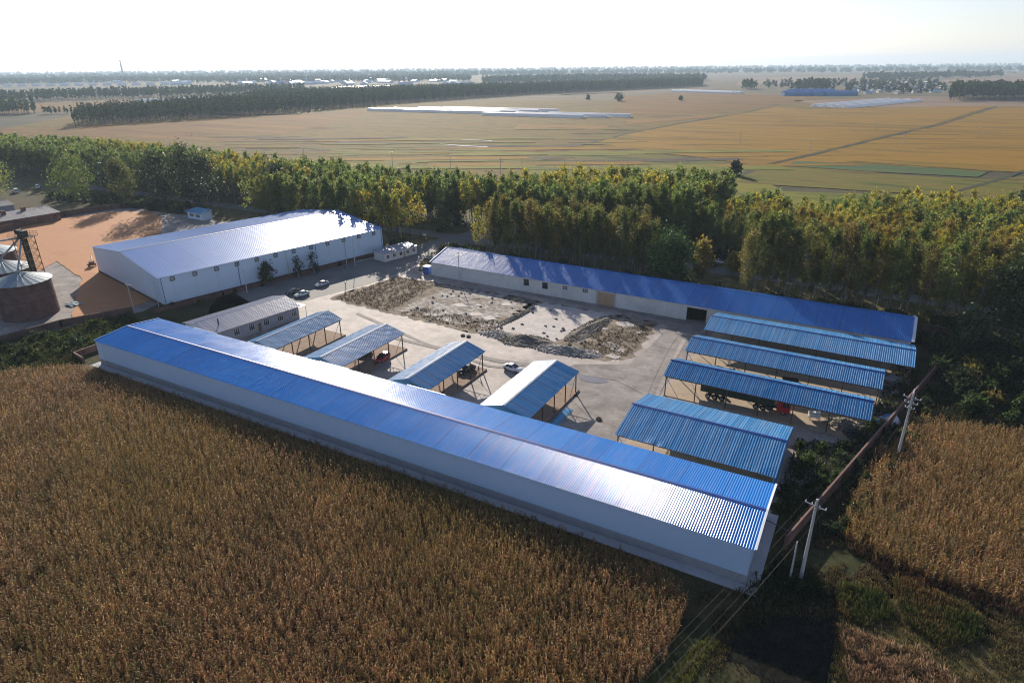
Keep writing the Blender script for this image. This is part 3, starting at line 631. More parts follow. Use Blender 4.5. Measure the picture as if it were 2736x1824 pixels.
# ------------------------------------------------------------------ silos and elevator tower
M_CONE = mat('cone_sheet', [(.15, .20, .235), (.21, .26, .29), (.11, .19, .25)], .35, .55, metal=.1, spec=.5)
def silo(label, c, r, h, top):
    s = thing('grain_silo', label, 'silo', (c[0], c[1], 0), R(200), 'round brick silos')
    b = MB(); b.lathe([(r, 0), (r, h)], 40); b.lathe([(r-.3, h), (r, h)], 40); b.build('wall', W_BRICKD, s)
    n = 24; b = MB(); vs = []
    for q in range(n*2):
        a = math.pi*q/n; up = .06 if q % 2 else 0
        vs += [((r+.45)*math.cos(a), (r+.45)*math.sin(a), h-.05+up), (.5*math.cos(a), .5*math.sin(a), top+up)]
    b.add(vs, [(2*q, (2*q+2) % (4*n), (2*q+3) % (4*n), 2*q+1) for q in range(2*n)]); b.build('roof', M_CONE, s)
    b = MB(); b.tube((0, 0, top-.1), (0, 0, top+.5), .55, .5, 14); b.build('roof_cap', S_GREY, s)
    for a in (-.7, .35):
        b = MB(); x, y = r*math.cos(a), r*math.sin(a); t = Vector((-math.sin(a), math.cos(a), 0)); o = Vector((math.cos(a), math.sin(a), 0))
        P = Vector((x, y, h-2.4))+o*.06; b.bar(P-t*.9, P+t*.9, .1, 1.4); b.build('hatch', M_WOOD, s)
    b = MB(); a = 1.4; o = Vector((math.cos(a), math.sin(a), 0)); t = Vector((-math.sin(a), math.cos(a), 0))
    for sg in (-.25, .25): b.bar(o*(r+.2)+t*sg, o*(r+.2)+t*sg+Vector((0, 0, h)), .05)
    for k in range(24): b.bar(o*(r+.2)-t*.25+Vector((0, 0, .4*k+.2)), o*(r+.2)+t*.25+Vector((0, 0, .4*k+.2)), .035)
    b.build('ladder', S_RUST, s)
    for k in range(3):
        z = 2.2+2.6*k; b = MB(); b.lathe([(r+.02, z), (r+.07, z), (r+.07, z+.18), (r+.02, z+.18)], 40); b.build('hoop', S_RUST, s)
silo('round brick silo with a shiny cone roof, nearest of the three at the left edge', (-192.6, 77.4), 6.5, 9.5, 11.6)
silo('round brick silo behind the nearest one, mostly hidden by its cone roof', (-209.3, 80.9), 6.5, 9.5, 11.6)
silo('round brick silo farthest back, cut by the left edge of the photo', (-233.5, 88.0), 6.5, 9.5, 11.6)
tw = thing('elevator_tower', 'tall lattice bucket elevator tower with a dark head box and pipes down to the silos', 'elevator tower', (-198.6, 83.4, 0), R(20))
M_LAT = mat('lattice_paint', [(.20, .11, .035), (.26, .15, .05), (.12, .07, .04)], 1.5, .7, spec=.3)
b = MB(); q = 1.7; H_ = 19
for x in (-q, q):
    for y in (-q, q): b.bar((x, y, 0), (x, y, H_), .14)
k = 0
for z in np.arange(0, H_-.1, 1.9):
    cs = [(-q, -q), (q, -q), (q, q), (-q, q)]
    for i in range(4):
        (x0, y0), (x1, y1) = cs[i], cs[(i+1) % 4]
        b.bar((x0, y0, z+1.9), (x1, y1, z+1.9), .08); b.bar((x0, y0, z), (x1, y1, z+1.9), .07)
        b.bar((x1, y1, z), (x0, y0, z+1.9), .05)
b.build('lattice_frame', M_LAT, tw)
for x in (-.45, .45):
    b = MB(); b.box(x-.28, x+.28, -.35, .35, 0, H_)
    for z in np.arange(1, H_, 1.5): b.box(x-.33, x+.33, -.4, .4, z, z+.1)
    b.build('elevator_leg', S_DARK, tw)
b = MB(); b.box(-1.1, 1.1, -.7, .7, H_, 20.6); b.tube((-1.0, -.72, 20.3), (-1.0, .72, 20.3), .65, n=16); b.box(.4, 1.6, -1.4, -.7, H_+.1, 20.0); b.build('head_box', S_DARK, tw)
b = MB(); b.box(-2.3, 2.3, -2.3, 2.3, H_-.1, H_)
for a, c in (((-2.3, -2.3), (2.3, -2.3)), ((2.3, -2.3), (2.3, 2.3)), ((2.3, 2.3), (-2.3, 2.3)), ((-2.3, 2.3), (-2.3, -2.3))):
    for z in (.55, 1.1): b.bar((*a, H_+z), (*c, H_+z), .05)
    for t in (0, .5): p = Vector(a).lerp(Vector(c), t); b.bar((p.x, p.y, H_), (p.x, p.y, H_+1.1), .05)
b.build('platform', S_RUST, tw)
Mt = Matrix.Translation(tw.location) @ Matrix.Rotation(R(20), 4, 'Z'); Mi = Mt.inverted()
for c in ((-192.6, 77.4, 12.1), (-209.3, 80.9, 12.1), (-233.5, 88.0, 12.1)):
    b = MB(); p = Mi @ Vector(c); b.tube((.3 if c[0] > -200 else -.5, -.9, H_-.2), p, .24, n=10); b.build('chute', S_GREY, tw)

# ------------------------------------------------------------------ walls
def wall_line(label, pts, h, m, th=.3, cap=None, pil=0):
    s = thing('brick_wall', label, 'wall', (pts[0][0], pts[0][1], 0), 0)
    b = MB(); c = MB(); o = Vector(pts[0]).to_2d()
    for p, q in zip(pts, pts[1:]):
        a, d = Vector(p)-o, Vector(q)-o
        b.bar((a.x, a.y, h/2), (d.x, d.y, h/2), th, h); c.bar((a.x, a.y, h+.04), (d.x, d.y, h+.04), th+.05, .07)
        n = max(1, int((d-a).length/4.5))
        for k in range(n+1):
            t = a.lerp(d, k/n); b.box(t.x-.26, t.x+.26, t.y-.26, t.y+.26, 0, h-.01)
    b.build('wall_body', m, s); c.build('coping', cap or m, s)
COPE = mat('coping', [(.17, .105, .085), (.24, .155, .125)], .8, .85, spec=.2)
wall_line('long brick boundary wall running beside the two concrete power poles on the right', [(-2.9, 78.2), (7.0, 116.2), (16.8, 153)], 2.2, W_BRICK, .22, COPE)
wall_line('low dark wall along the near edge of the silo yard on the left', [(-200, 12), (-176.8, 62), (-175.3, 76), (-168.6, 90.4)], 1.9, W_BRICKD)
wall_line('low wall in the shade between the white barn and the entrance road', [(-163.5, 93.5), (-159.8, 112), (-150.2, 157)], 1.1, W_BRICKD)
wall_line('short brick wall at the left end of the long front shed', [(-147.7, 84), (-152.6, 80), (-152.2, 66.8), (-147.8, 66.2)], 1.5, W_BRICK, .25, COPE)
wall_line('long dark wall at the far side of the maize floor', [G(-100, 560)[:2], G(150, 497)[:2], G(280, 478)[:2], G(348, 472)[:2], G(440, 492)[:2]], 2.4, W_BRICKD)
wall_line('brick wall among the trees right of the back shed', [G(2112, 762)[:2], G(2222, 778)[:2]], 2.0, W_BRICK)

# ------------------------------------------------------------------ poles, lamps, cables
def upole(label, p, h, arm=None, r=.19, ins=True, group=None, arms=1, cat='utility pole', name='utility_pole', lean=0):
    s = thing(name, label, cat, (p[0], p[1], 0), 0, group)
    b = MB(); b.tube((0, 0, -.2), (lean, 0, h), r, r*.6, 10); b.build('pole_shaft', M_CONCP, s)
    if arm is not None:
        for k in range(arms):
            z = h-.9-k*.9; d = Vector((math.cos(arm), math.sin(arm), 0))*(1.25-.3*k); n = Vector((-math.sin(arm), math.cos(arm), 0))*(.17)
            b = MB(); b.bar(Vector((0, 0, z))-d+n, Vector((0, 0, z))+d+n, .11, .11); b.bar(Vector((0, 0, z-.6))+n, Vector((0, 0, z))+d*.6+n, .05); b.bar(Vector((0, 0, z-.6))+n, Vector((0, 0, z))-d*.6+n, .05); b.build('cross_arm', S_GREY, s)
            for t in (-.95, -.35, .35, .95):
                b = MB(); q = Vector((0, 0, z+.05))+d*t+n; b.tube(q, q+Vector((0, 0, .28)), .09, .05, 8); b.build('insulator', S_WHITE, s)
    return s
LINE = math.atan2(109.5-73.4, 9.6+.3)+math.pi/2
p1 = upole('nearer tall concrete power pole with one cross arm, at the end of the brick wall', (-.3, 73.4), 12.1, LINE, .24)
p2 = upole('farther tall concrete power pole with stacked cross arms beside the brick wall', (9.6, 109.5), 12.4, LINE, .24, arms=3)
for k in range(3):
    b = MB(); b.tube((0, .25*(k-1), 12.4), (0, .25*(k-1), 12.9), .08, .05, 8); b.build('insulator', S_WHITE, p2)
upole('short bare concrete post close to the nearer power pole', (-1.5, 72.7), 5.8, None, .15)
upole('pole standing in front of the left end of the long back shed', G(1055, 647), 9.2, .3, .15)
upole('thin pole right of the double lamp in front of the barn', G(816, 611), 9.3, None, .13)
upole('thin pole at the near corner of the white barn', G(365, 704), 7.5, None, .13)
upole('leaning pole between the maize floor and the long front shed', (-172.0, 93.0), 7.6, .2, .13, lean=-.5)
upole('thin pole standing before the middle of the barn wall', G(568, 672), 7.2, None, .12)
upole('thin pole standing before the barn wall, left of the shrub row', G(665, 636), 8.4, None, .12)
for k, (x, y) in enumerate([(1035, 392), (1199, 400), (1150, 402), (902, 382), (1860, 350), (2075, 337), (2244, 320), (2392, 345), (1700, 330), (2010, 300), (700, 372)]):
    upole('thin wooden pole in the fields beyond the plantation', G(x, y), 10, .5, .17, group='poles in the distant fields')
def lamp(label, p, h, d, twin=False):
    s = thing('street_lamp', label, 'street lamp', (p[0], p[1], 0), d)
    b = MB(); b.tube((0, 0, 0), (0, 0, h), .11, .07, 8); b.build('pole_shaft', S_GREY, s)
    for sg in ((1, -1) if twin else (1,)):
        b = MB(); b.tube((0, 0, h-.1), (sg*1.7, 0, h+.35), .05, .05, 6); b.build('arm', S_GREY, s)
        b = MB(); b.box(min(sg*1.5, sg*2.4), max(sg*1.5, sg*2.4), -.16, .16, h+.3, h+.44); b.build('lamp_head', S_WHITE, s)
lamp('double armed lamp post in front of the right half of the barn wall', G(798, 619), 11, R(-12), True)
lamp('pale single armed street lamp among the trees beyond the barn', G(541, 467), 12, R(150))
lamp('thin single armed street lamp by the road behind the round dark tree', G(1699, 600), 9, R(60))
M_CABLE = mat('cable', [(.05, .052, .055), (.07, .072, .075)], 1, .6, spec=.3)
def cable(label, a, c, sag, r=.006, group=None):
    a, c = Vector(a), Vector(c); b = MB(); n = 16; pts = [a.lerp(c, t/n)-Vector((0, 0, sag*4*(t/n)*(1-t/n))) for t in range(n+1)]
    for p, q in zip(pts, pts[1:]): b.tube(p, q, r, r, 5, False)
    tag(b.build('power_cable', M_CABLE), label, 'cable', group)
dv = Vector((math.cos(LINE), math.sin(LINE), 0)); P1 = Vector((-.3, 73.4, 11.5)); P2 = Vector((9.6, 109.5, 11.8)); ld = (P2-P1).normalized(); P0 = P1-ld*33+Vector((-1, 0, -1.5)); P3 = P2+ld*48
for t in (-1.2, -.45, .45, 1.2):
    cable('thin power cable strung from the nearer pole to the farther pole above the brick wall', P1+dv*t, P2+dv*t, .7, group='cables between the two power poles')
    cable('thin power cable running from the nearer pole past the shed corner to the photo bottom', P1+dv*t, P0+dv*t, .5, group='cables at the bottom of the photo')
    cable('thin power cable running from the farther pole away over the scrub', P2+dv*t, P3+dv*t, 1.0, group='cables beyond the farther pole')
cable('low cable running from the short concrete post toward the bottom of the photo', (-1.5, 72.7, 5.6), (-10.5, 40, 6.5), .5)
cable('stay wire bracing the nearer power pole', P1, (3.5, 70.0, .1), .1, .02)
cable('stay wire bracing the farther power pole', P2-Vector((0, 0, 1.5)), (6.2, 104.5, .1), .1, .02)
cable('horizontal pipe joining the front shed gable to the brick wall', (-6.1, 80.5, 2.0), (-2.4, 79.5, 1.9), 0, .07)

# ------------------------------------------------------------------ vehicles
def paint(name, c, rough=.25): return mat(name, [c, tuple(v*1.06 for v in c)], .5, rough, spec=.6)
M_LAMP = mat('lamp_glass', [(.7, .72, .74), (.8, .82, .84)], 2, .15, spec=.8); M_TAIL = mat('tail_red', [(.35, .02, .02), (.4, .03, .03)], 2, .2, spec=.7)
def wheel(parent, x, y, r=.33, w=.22):
    b = MB(); b.tube((x, y-w/2, r), (x, y+w/2, r), r, r, 18); o = b.build('wheel', M_BLACK, parent)
    sg = 1 if y > 0 else -1
    b = MB(); b.tube((x, y+sg*(w/2-.02), r), (x, y+sg*(w/2+.012), r), r*.62, r*.58, 14); b.build('rim', S_GREY, o)
def loft(b, secs, close=True):
    n = len(secs[0]); vs = [p for s in secs for p in s]
    fs = [(k*n+i, k*n+(i+1) % n, (k+1)*n+(i+1) % n, (k+1)*n+i) for k in range(len(secs)-1) for i in range(n)]
    if close: fs += [tuple(range(n-1, -1, -1)), tuple((len(secs)-1)*n+i for i in range(n))]
    b.add(vs, fs)
def car(label, p, heading, m, hatch=False, van=False, z=0.06, group=None, sc=1.0):
    s = thing('parked_car', label, 'car', (p[0], p[1], z), heading, group); s.scale = (sc,)*3
    st = [(-2.2, .62, .34, .72), (-2.12, .80, .28, .94), (-1.5, .88, .24, 1.0), (0, .90, .22, .98), (.95, .89, .24, .95), (1.7, .86, .27, .84), (2.12, .76, .32, .70), (2.24, .58, .38, .60)]
    if hatch: st = [(-1.95, .66, .36, .85), (-1.88, .82, .28, 1.02), (-1.2, .86, .24, 1.04), (0, .88, .22, 1.02), (.8, .87, .24, 1.0), (1.5, .84, .27, .9), (1.85, .76, .32, .74), (1.95, .58, .4, .62)]
    if van: st = [(-2.2, .8, .36, 1.0), (-2.15, .86, .3, 1.05), (0, .88, .24, 1.05), (1.4, .87, .26, 1.02), (2.0, .8, .32, .9), (2.15, .62, .4, .72)]
    b = MB()
    loft(b, [[(x, -w2*.9, z0), (x, -w2, z0+.18), (x, -w2, zt-.14), (x, -w2*.88, zt), (x, w2*.88, zt), (x, w2, zt-.14), (x, w2, z0+.18), (x, w2*.9, z0)] for x, w2, z0, zt in st])
    b.build('body', m, s, True)
    if van: ca = (-2.1, -2.0, 1.0, 1.75, 1.03, 1.85)
    elif hatch: ca = (-1.85, -1.45, .1, 1.0, 1.02, 1.5)
    else: ca = (-1.75, -1.0, .1, 1.05, .97, 1.43)
    xa, xb, xc, xd, z0, z1 = ca; wb, wt = .80, .62
    b = MB(); loft(b, [[(xa, -wb, z0), (xd, -wb, z0), (xd, wb, z0), (xa, wb, z0)], [(xb, -wt, z1), (xc, -wt, z1), (xc, wt, z1), (xb, wt, z1)]]); b.build('windows', M_GLASS, s)
    b = MB(); b.add([(xb-.05, -wt-.03, z1), (xc+.05, -wt-.03, z1), (xc+.05, wt+.03, z1), (xb-.05, wt+.03, z1), (xb+.08, -wt+.12, z1+.06), (xc-.05, -wt+.12, z1+.06), (xc-.05, wt-.12, z1+.06), (xb+.08, wt-.12, z1+.06)],
          [(4, 5, 6, 7), (0, 1, 5, 4), (1, 2, 6, 5), (2, 3, 7, 6), (3, 0, 4, 7), (3, 2, 1, 0)])
    for sg in (-1, 1):
        for x0, x1 in ((xa, xb), (xd, xc), ((xa+xd)/2-.1, (xb+xc)/2)):
            b.bar((x0, sg*(wb+.01), z0-.01), (x1, sg*(wt+.01), z1+.01), .07)
    if van:
        for sg in (-1, 1): b.add([(xa, sg*(wb+.015), z0), (-.2, sg*(wb+.015), z0), (-.2, sg*(wt+.02), z1), (xb, sg*(wt+.02), z1)], [(0, 1, 2, 3)])
    b.build('roof', m, s)
    xw = (st[0][0]+.78, st[-1][0]-.85)
    for x in xw:
        for y in (-.80, .80): wheel(s, x, y)
    for sg in (-1, 1):
        x = st[-2][0]; MB().box(x-.12, x+.09, sg*.58-.14, sg*.58+.14, .58, .70).build('headlight', M_LAMP, s)
        x = st[1][0]; MB().box(x-.05, x+.1, sg*.64-.13, sg*.64+.13, .70, .86).build('tail_light', M_TAIL, s)
        MB().box(xd-.25, xd-.1, sg*.93-.09, sg*.93+.09, z0-.02, z0+.12).build('mirror', m, s)
    return s
def hd(a, c): d = G(*c)-G(*a); return math.atan2(d.y, d.x)
WHITE = paint('car_white', (.72, .73, .74)); SILVER = paint('car_silver', (.42, .45, .50)); BLACKP = paint('car_black', (.012, .013, .016), .15); REDP = paint('car_red', (.36, .015, .035), .18); PALEG = paint('car_pale_green', (.58, .68, .64))
car('white sedan parked in the open yard beside the rightmost carport', G(1178, 851), hd((1160, 846), (1198, 858)), WHITE, z=.07)
car('red hatchback with a bright reflection on its roof, under the second carport', (-89.9, 99.0), hd((889, 806), (864, 822)), REDP, True, z=.3)
car('black car deep in the shade under the second carport, left of the red hatchback', (-95.6, 99.6), hd((889, 806), (864, 822)), BLACKP, True, z=.3)
car('black sedan under the third carport with the person standing behind it', (-70.4, 103.0), hd((1090, 838), (1058, 853)), BLACKP, z=.3)
car('pale sedan, nearer of the two cars side by side on the entrance road', (-139.4, 122.6), hd((716, 668), (684, 677)), PALEG, z=.04)
car('dark car beside the pale sedan on the entrance road, half hidden behind it', (-143.2, 122.7), hd((716, 668), (684, 677)), BLACKP, z=.04)
car('silver sedan alone in the shade on the entrance road, ahead of the parked pair', (-141.1, 132.1), hd((756, 647), (724, 657)), SILVER, z=.04)
car('white car glimpsed on the road between the trees right of the round dark tree', G(1655, 605), hd((1640, 600), (1670, 606)), WHITE, z=.06)
car('dark car on the road just left of the white car between the trees', G(1632, 612), hd((1640, 600), (1670, 606)), BLACKP, z=.06)
car('white van parked beyond the low buildings at the far left edge', G(88, 433), 2.6, WHITE, van=True, sc=1.15)
car('white van near the left edge parked against the low outbuilding', G(38, 443), 2.8, WHITE, van=True, sc=1.2)
car('white van glimpsed through the tree trunks on the right part of the road', G(1968, 634), hd((1640, 600), (1670, 606)), WHITE, van=True, z=.06)

tr = thing('lorry', 'articulated lorry with a red cab and a dark green trailer under an open shed', 'lorry', (-16.0, 117.0, .14), 0)
M_TGREEN = mat('trailer_green', [(.012, .035, .02), (.02, .05, .028)], .6, .5, spec=.4); RCAB = paint('cab_red', (.42, .025, .02), .3)
cb = MB(); loft(cb, [[(5.9, -1.22, .6), (5.9, 1.22, .6), (5.9, 1.22, 2.9), (5.9, -1.22, 2.9)], [(7.9, -1.24, .55), (7.9, 1.24, .55), (7.85, 1.2, 1.7), (7.85, -1.2, 1.7)]]); cb.v = []; cb.f = []; cb.mi = []
pr = [(5.8, .6), (8.0, .5), (8.05, 1.55), (7.75, 2.75), (7.2, 3.05), (5.8, 3.05)]
cb.add([(x, -1.22, z) for x, z in pr]+[(x, 1.22, z) for x, z in pr], [tuple(range(5, -1, -1)), tuple(range(6, 12))]+[(i, (i+1) % 6, 6+(i+1) % 6, 6+i) for i in range(6)])
c_o = cb.build('cab', RCAB, tr)
b = MB(); b.add([(8.055, -1.05, 1.62), (8.055, 1.05, 1.62), (7.79, 1.0, 2.66), (7.79, -1.0, 2.66)], [(0, 1, 2, 3)])
b.v = [(x+.02, y, z) for x, y, z in b.v]; b.build('windscreen', M_GLASS, c_o)
for sg in (-1, 1):
    b = MB(); b.box(6.7, 7.7, sg*1.22-.015, sg*1.22+.015, 1.65, 2.5); b.build('side_window', M_GLASS, c_o)
    b = MB(); b.box(7.98, 8.06, sg*.85-.22, sg*.85+.22, .75, 1.0); b.build('headlight', M_LAMP, c_o)
    b = MB(); b.box(7.6, 7.75, sg*1.42-.12, sg*1.42+.12, 1.9, 2.5); b.bar((7.65, sg*1.2, 2.5), (7.65, sg*1.42, 2.45), .05); b.build('mirror', S_DARK, c_o)
b = MB(); b.box(7.9, 8.12, -1.2, 1.2, .42, .72); b.build('bumper', S_GREY, c_o)
b = MB(); b.box(2.2, 5.8, -.5, .5, .75, 1.0); b.box(-8.2, 5.2, -.5, .5, 1.0, 1.3); b.tube((3.9, -1.0, .75), (5.2, -1.0, .75), .32, n=12); b.tube((3.9, 1.0, .75), (5.2, 1.0, .75), .32, n=12); b.build('chassis', S_DARK, tr)
b = MB(); b.box(-8.3, 5.2, -1.25, 1.25, 1.3, 1.42)
for (x0, x1, y0, y1) in ((-8.3, 5.2, -1.25, -1.17), (-8.3, 5.2, 1.17, 1.25), (-8.3, -8.2, -1.17, 1.17), (5.1, 5.2, -1.17, 1.17)): b.box(x0, x1, y0, y1, 1.42, 3.0)
for x in np.arange(-8.2, 5.3, 1.1):
    for sg in (-1, 1): b.box(x-.05, x+.05, sg*1.27-.04, sg*1.27+.04, 1.3, 3.03)
b.build('trailer_box', M_TGREEN, tr)
for x in (7.0, 3.4, 2.1, -4.2, -5.5, -6.8):
    for y in (-1.02, 1.02): wheel(tr, x, y, .5, .32)

# ------------------------------------------------------------------ person
def person(label, p, heading, z=.3):
    s = thing('person', label, 'person', (p[0], p[1], z), heading)
    J = [(0, 0, .95), (0, .02, 1.15), (0, .02, 1.38), (0, .0, 1.50), (0, .03, 1.62), (0, .02, 1.72), (.10, 0, .90), (.12, .03, .50), (.12, 0, .09), (.13, .17, .04),
         (-.10, 0, .90), (-.13, -.01, .50), (-.14, -.06, .09), (-.15, .11, .04), (.19, .01, 1.40), (.25, -.02, 1.12), (.23, .12, .90), (.22, .16, .82), (-.19, .01, 1.40), (-.26, -.02, 1.12), (-.24, .10, .89), (-.23, .14, .81)]
    E_ = [(0, 1), (1, 2), (2, 3), (3, 4), (4, 5), (0, 6), (6, 7), (7, 8), (8, 9), (0, 10), (10, 11), (11, 12), (12, 13), (2, 14), (14, 15), (15, 16), (16, 17), (2, 18), (18, 19), (19, 20), (20, 21)]
    rad = [.15, .14, .15, .06, .10, .085, .095, .065, .05, .045, .095, .065, .05, .045, .07, .05, .038, .045, .07, .05, .038, .045]
    me = bpy.data.meshes.new('person_body'); me.from_pydata(J, E_, []); me.materials.append(mat('dark_clothes', [(.018, .018, .024), (.03, .03, .036)], 4, .85, spec=.15))
    o = bpy.data.objects.new('person_body', me); COL.objects.link(o); o.parent = s
    sm = o.modifiers.new('skin', 'SKIN'); o.modifiers.new('sub', 'SUBSURF').levels = 1
    if not me.skin_vertices: 
        bm = bmesh.new(); bm.from_mesh(me); bm.verts.layers.skin.verify(); bm.to_mesh(me); bm.free()
    for v, r in zip(me.skin_vertices[0].data, rad): v.radius = (r, r)
    me.skin_vertices[0].data[0].use_root = True
    skin = mat('skin', [(.42, .26, .19), (.46, .29, .21)], 3, .6)
    b = MB(); b.lathe([(0.001, 1.56), (.05, 1.565), (.075, 1.62), (.08, 1.68), (.06, 1.74), (.001, 1.76)], 12); b.v = [(x, y*1.1+.055, zz) for x, y, zz in b.v]; b.build('face', skin, s, True)
    b = MB(); b.lathe([(.10, 1.66), (.108, 1.71), (.085, 1.79), (.001, 1.82)], 12); b.v = [(x, y*1.1+.01, zz) for x, y, zz in b.v]; b.build('hair', M_BLACK, s, True)
person('person in dark clothes standing beside the black sedan at the edge of the third carport', (-67.5, 103.4), 2.2)

# ------------------------------------------------------------------ heaps, machines and clutter
def heap(name, label, cat, c, rx, ry, h, m, n=160, rot=0, seed=0, chunk=.35, z=.05, group=None):
    rr = random.Random(seed); b = MB(); nr, na = 7, 22; vs = []
    for i in range(nr+1):
        for k in range(na):
            t = i/nr; a = 2*math.pi*k/na; ir = 1+.22*math.sin(3*a+seed)+.12*math.sin(5*a+2*seed)
            vs.append((rx*t*ir*math.cos(a), ry*t*ir*math.sin(a), max(-.02, h*(1-t)**.9*(1+rr.uniform(-.3, .3)) if t < 1 else -.02)))
    b.add(vs, [(i*na+k, i*na+(k+1) % na, (i+1)*na+(k+1) % na, (i+1)*na+k) for i in range(nr) for k in range(na)])
    for _ in range(n):
        a = rr.uniform(0, 2*math.pi); t = math.sqrt(rr.random())*1.12; x, y = rx*t*math.cos(a), ry*t*math.sin(a); s_ = chunk*rr.uniform(.25, 1)
        zc = max(0, h*(1-min(t, 1)))*.9+s_*.15
        e = Matrix.Translation((x, y, zc)) @ Matrix.Rotation(rr.uniform(0, 6.3), 4, 'Z') @ Matrix.Rotation(rr.uniform(-.6, .6), 4, 'X')
        q = [e @ Vector((sx*s_*rr.uniform(.35, .6), sy*s_*rr.uniform(.25, .5), sz*s_*rr.uniform(.12, .3))) for sz in (-1, 1) for sy in (-1, 1) for sx in (-1, 1)]
        b.add(q, [(0, 2, 3, 1), (4, 5, 7, 6), (0, 1, 5, 4), (2, 6, 7, 3), (0, 4, 6, 2), (1, 3, 7, 5)])
    o = b.build(name, m); o.location = (c[0], c[1], z); o.rotation_euler = (0, 0, rot); return tag(o, label, cat, group)
M_CHUNK = mat('pale_rubble', [(.16, .15, .135), (.34, .32, .30), (.24, .225, .205)], .8, .9, fine=(3, .4), spec=.15)
heap('rubble_pile', 'rounded dark rubble heap at the near edge of the dirt plot, highest of the rubble', 'rubble pile', G(1205, 783), 6.0, 3.4, 1.1, m_rubble, 700, .25, 1, .4)
heap('rubble_pile', 'low broken rubble bank with pale pieces along the near right edge of the bare slab', 'rubble pile', G(1300, 806), 7.5, 2.4, .9, M_CHUNK, 600, .15, 2, .5)
heap('rubble_pile', 'long dark rubble bank along the right side of the bare slab', 'rubble pile', (-57.5, 138.5), 2.6, 9.5, .7, m_rubble, 800, -.12, 3, .42)
heap('rubble_pile', 'thin dark rubble ridge between the broken slab and the bare slab', 'rubble pile', (-77.5, 136.5), 1.2, 8.5, .45, m_rubble, 400, -.1, 4, .38)
heap('rubble_pile', 'pale crumbled concrete patch left of the dark rounded heap', 'rubble pile', G(1140, 768), 4.2, 2.2, .4, M_CHUNK, 400, .1, 5, .4)
heap('rubble_pile', 'dark rubble at the back of the plot before the small back shed windows', 'rubble pile', (-83, 149), 4.5, 1.6, .7, m_rubble, 350, 0, 6, .45)
heap('scrap_heap', 'mixed heap of scrap and pale branches under the right end of the lorry shed', 'scrap heap', (1.2, 117.2), 3.0, 2.0, 1.3, mat('scrap', [(.10, .05, .05), (.35, .30, .22), (.14, .14, .13), (.42, .40, .34)], 1.2, .85, fine=(4, .5)), 220, 0, 7, .9, .14)
heap('scrap_heap', 'dark heap of bagged waste at the corner of the shed with the lorry', 'scrap heap', (3.0, 114.4), 1.6, 1.2, 1.2, mat('bin_bags', [(.02, .02, .035), (.05, .05, .07)], 2, .5), 60, 0, 8, .9, .1)
heap('soil_heap', 'small brown soil heap at the left end of the broad open shed', 'soil heap', (-32.6, 88.6), 1.5, 1.0, .6, m_dirt, 50, 0, 9, .4)
for k in range(60):                                                   # single stones scattered over the plot
    x, y = random.uniform(-108, -46), random.uniform(123.5, 148)
    o = heap('stone', 'loose lump of rubble lying on the dirt plot', 'stone', (x, y), .35, .28, .3, random.choice([m_rubble, M_CHUNK]), 8, random.uniform(0, 6), 100+k, .4, .06, 'loose rubble on the dirt plot')
# blue roofing sheets leaning on the floor edge of the rightmost carport
for k in range(5):
    b = MB(); y0 = 88.2+k*2.1; b.add([(-45.15, y0, .42), (-45.1, y0+2.4, .36), (-43.75, y0+2.6, .10), (-43.8, y0+.1, .12)], [(0, 3, 2, 1)]); b.v += [(x, y, z-.04) for x, y, z in b.v[:4]]; b.f += [(4, 5, 6, 7), (0, 1, 5, 4), (1, 2, 6, 5), (2, 3, 7, 6), (3, 0, 4, 7)]; b.mi += [0]*5
    tag(b.build('roof_sheet', P_FADE2), 'blue roofing sheet leaning against the floor edge of the rightmost carport', 'roofing sheet', 'blue sheets beside the rightmost carport')
tp = MB(); rr = random.Random(4); n = 9
tp.add([(5.2*(i/(n-1)-.5), 3.4*(k/(n-1)-.5), max(.03, 1.5*(1-abs(2*k/(n-1)-1))**.8*(.75+.25*math.cos(i*.8))+rr.uniform(-.08, .08))) for i in range(n) for k in range(n)], [(i*n+k, i*n+k+1, (i+1)*n+k+1, (i+1)*n+k) for i in range(n-1) for k in range(n-1)])
o = tp.build('tarpaulin', mat('tarp_blue_white', [(.05, .20, .42), (.08, .26, .5), (.62, .66, .70), (.72, .75, .78)], .35, .45, lo=.42, hi=.56), None, True); o.location = (7.3, 121.9, .05); o.rotation_euler = (0, 0, 1.0)
tag(o, 'blue and white tarpaulin draped over a low pile beside the brick wall', 'tarpaulin')
tp2 = MB(); tp2.add([(x, y, .12+.35*max(0, 1-(x*x+y*y)/4)+rr.uniform(-.1, .1)) for x in np.linspace(-2, 2, 7) for y in np.linspace(-1.6, 1.6, 7)], [(i*7+k, i*7+k+1, i*7+k+8, i*7+k+7) for i in range(6) for k in range(6)])
o = tp2.build('tarpaulin', mat('tarp_grey_blue', [(.07, .13, .18), (.22, .28, .32)], .8, .65)); o.location = (*G(170, 700)[:2], .16); tag(o, 'crumpled pale blue cover on the maize floor beside the nearest silo', 'tarpaulin')
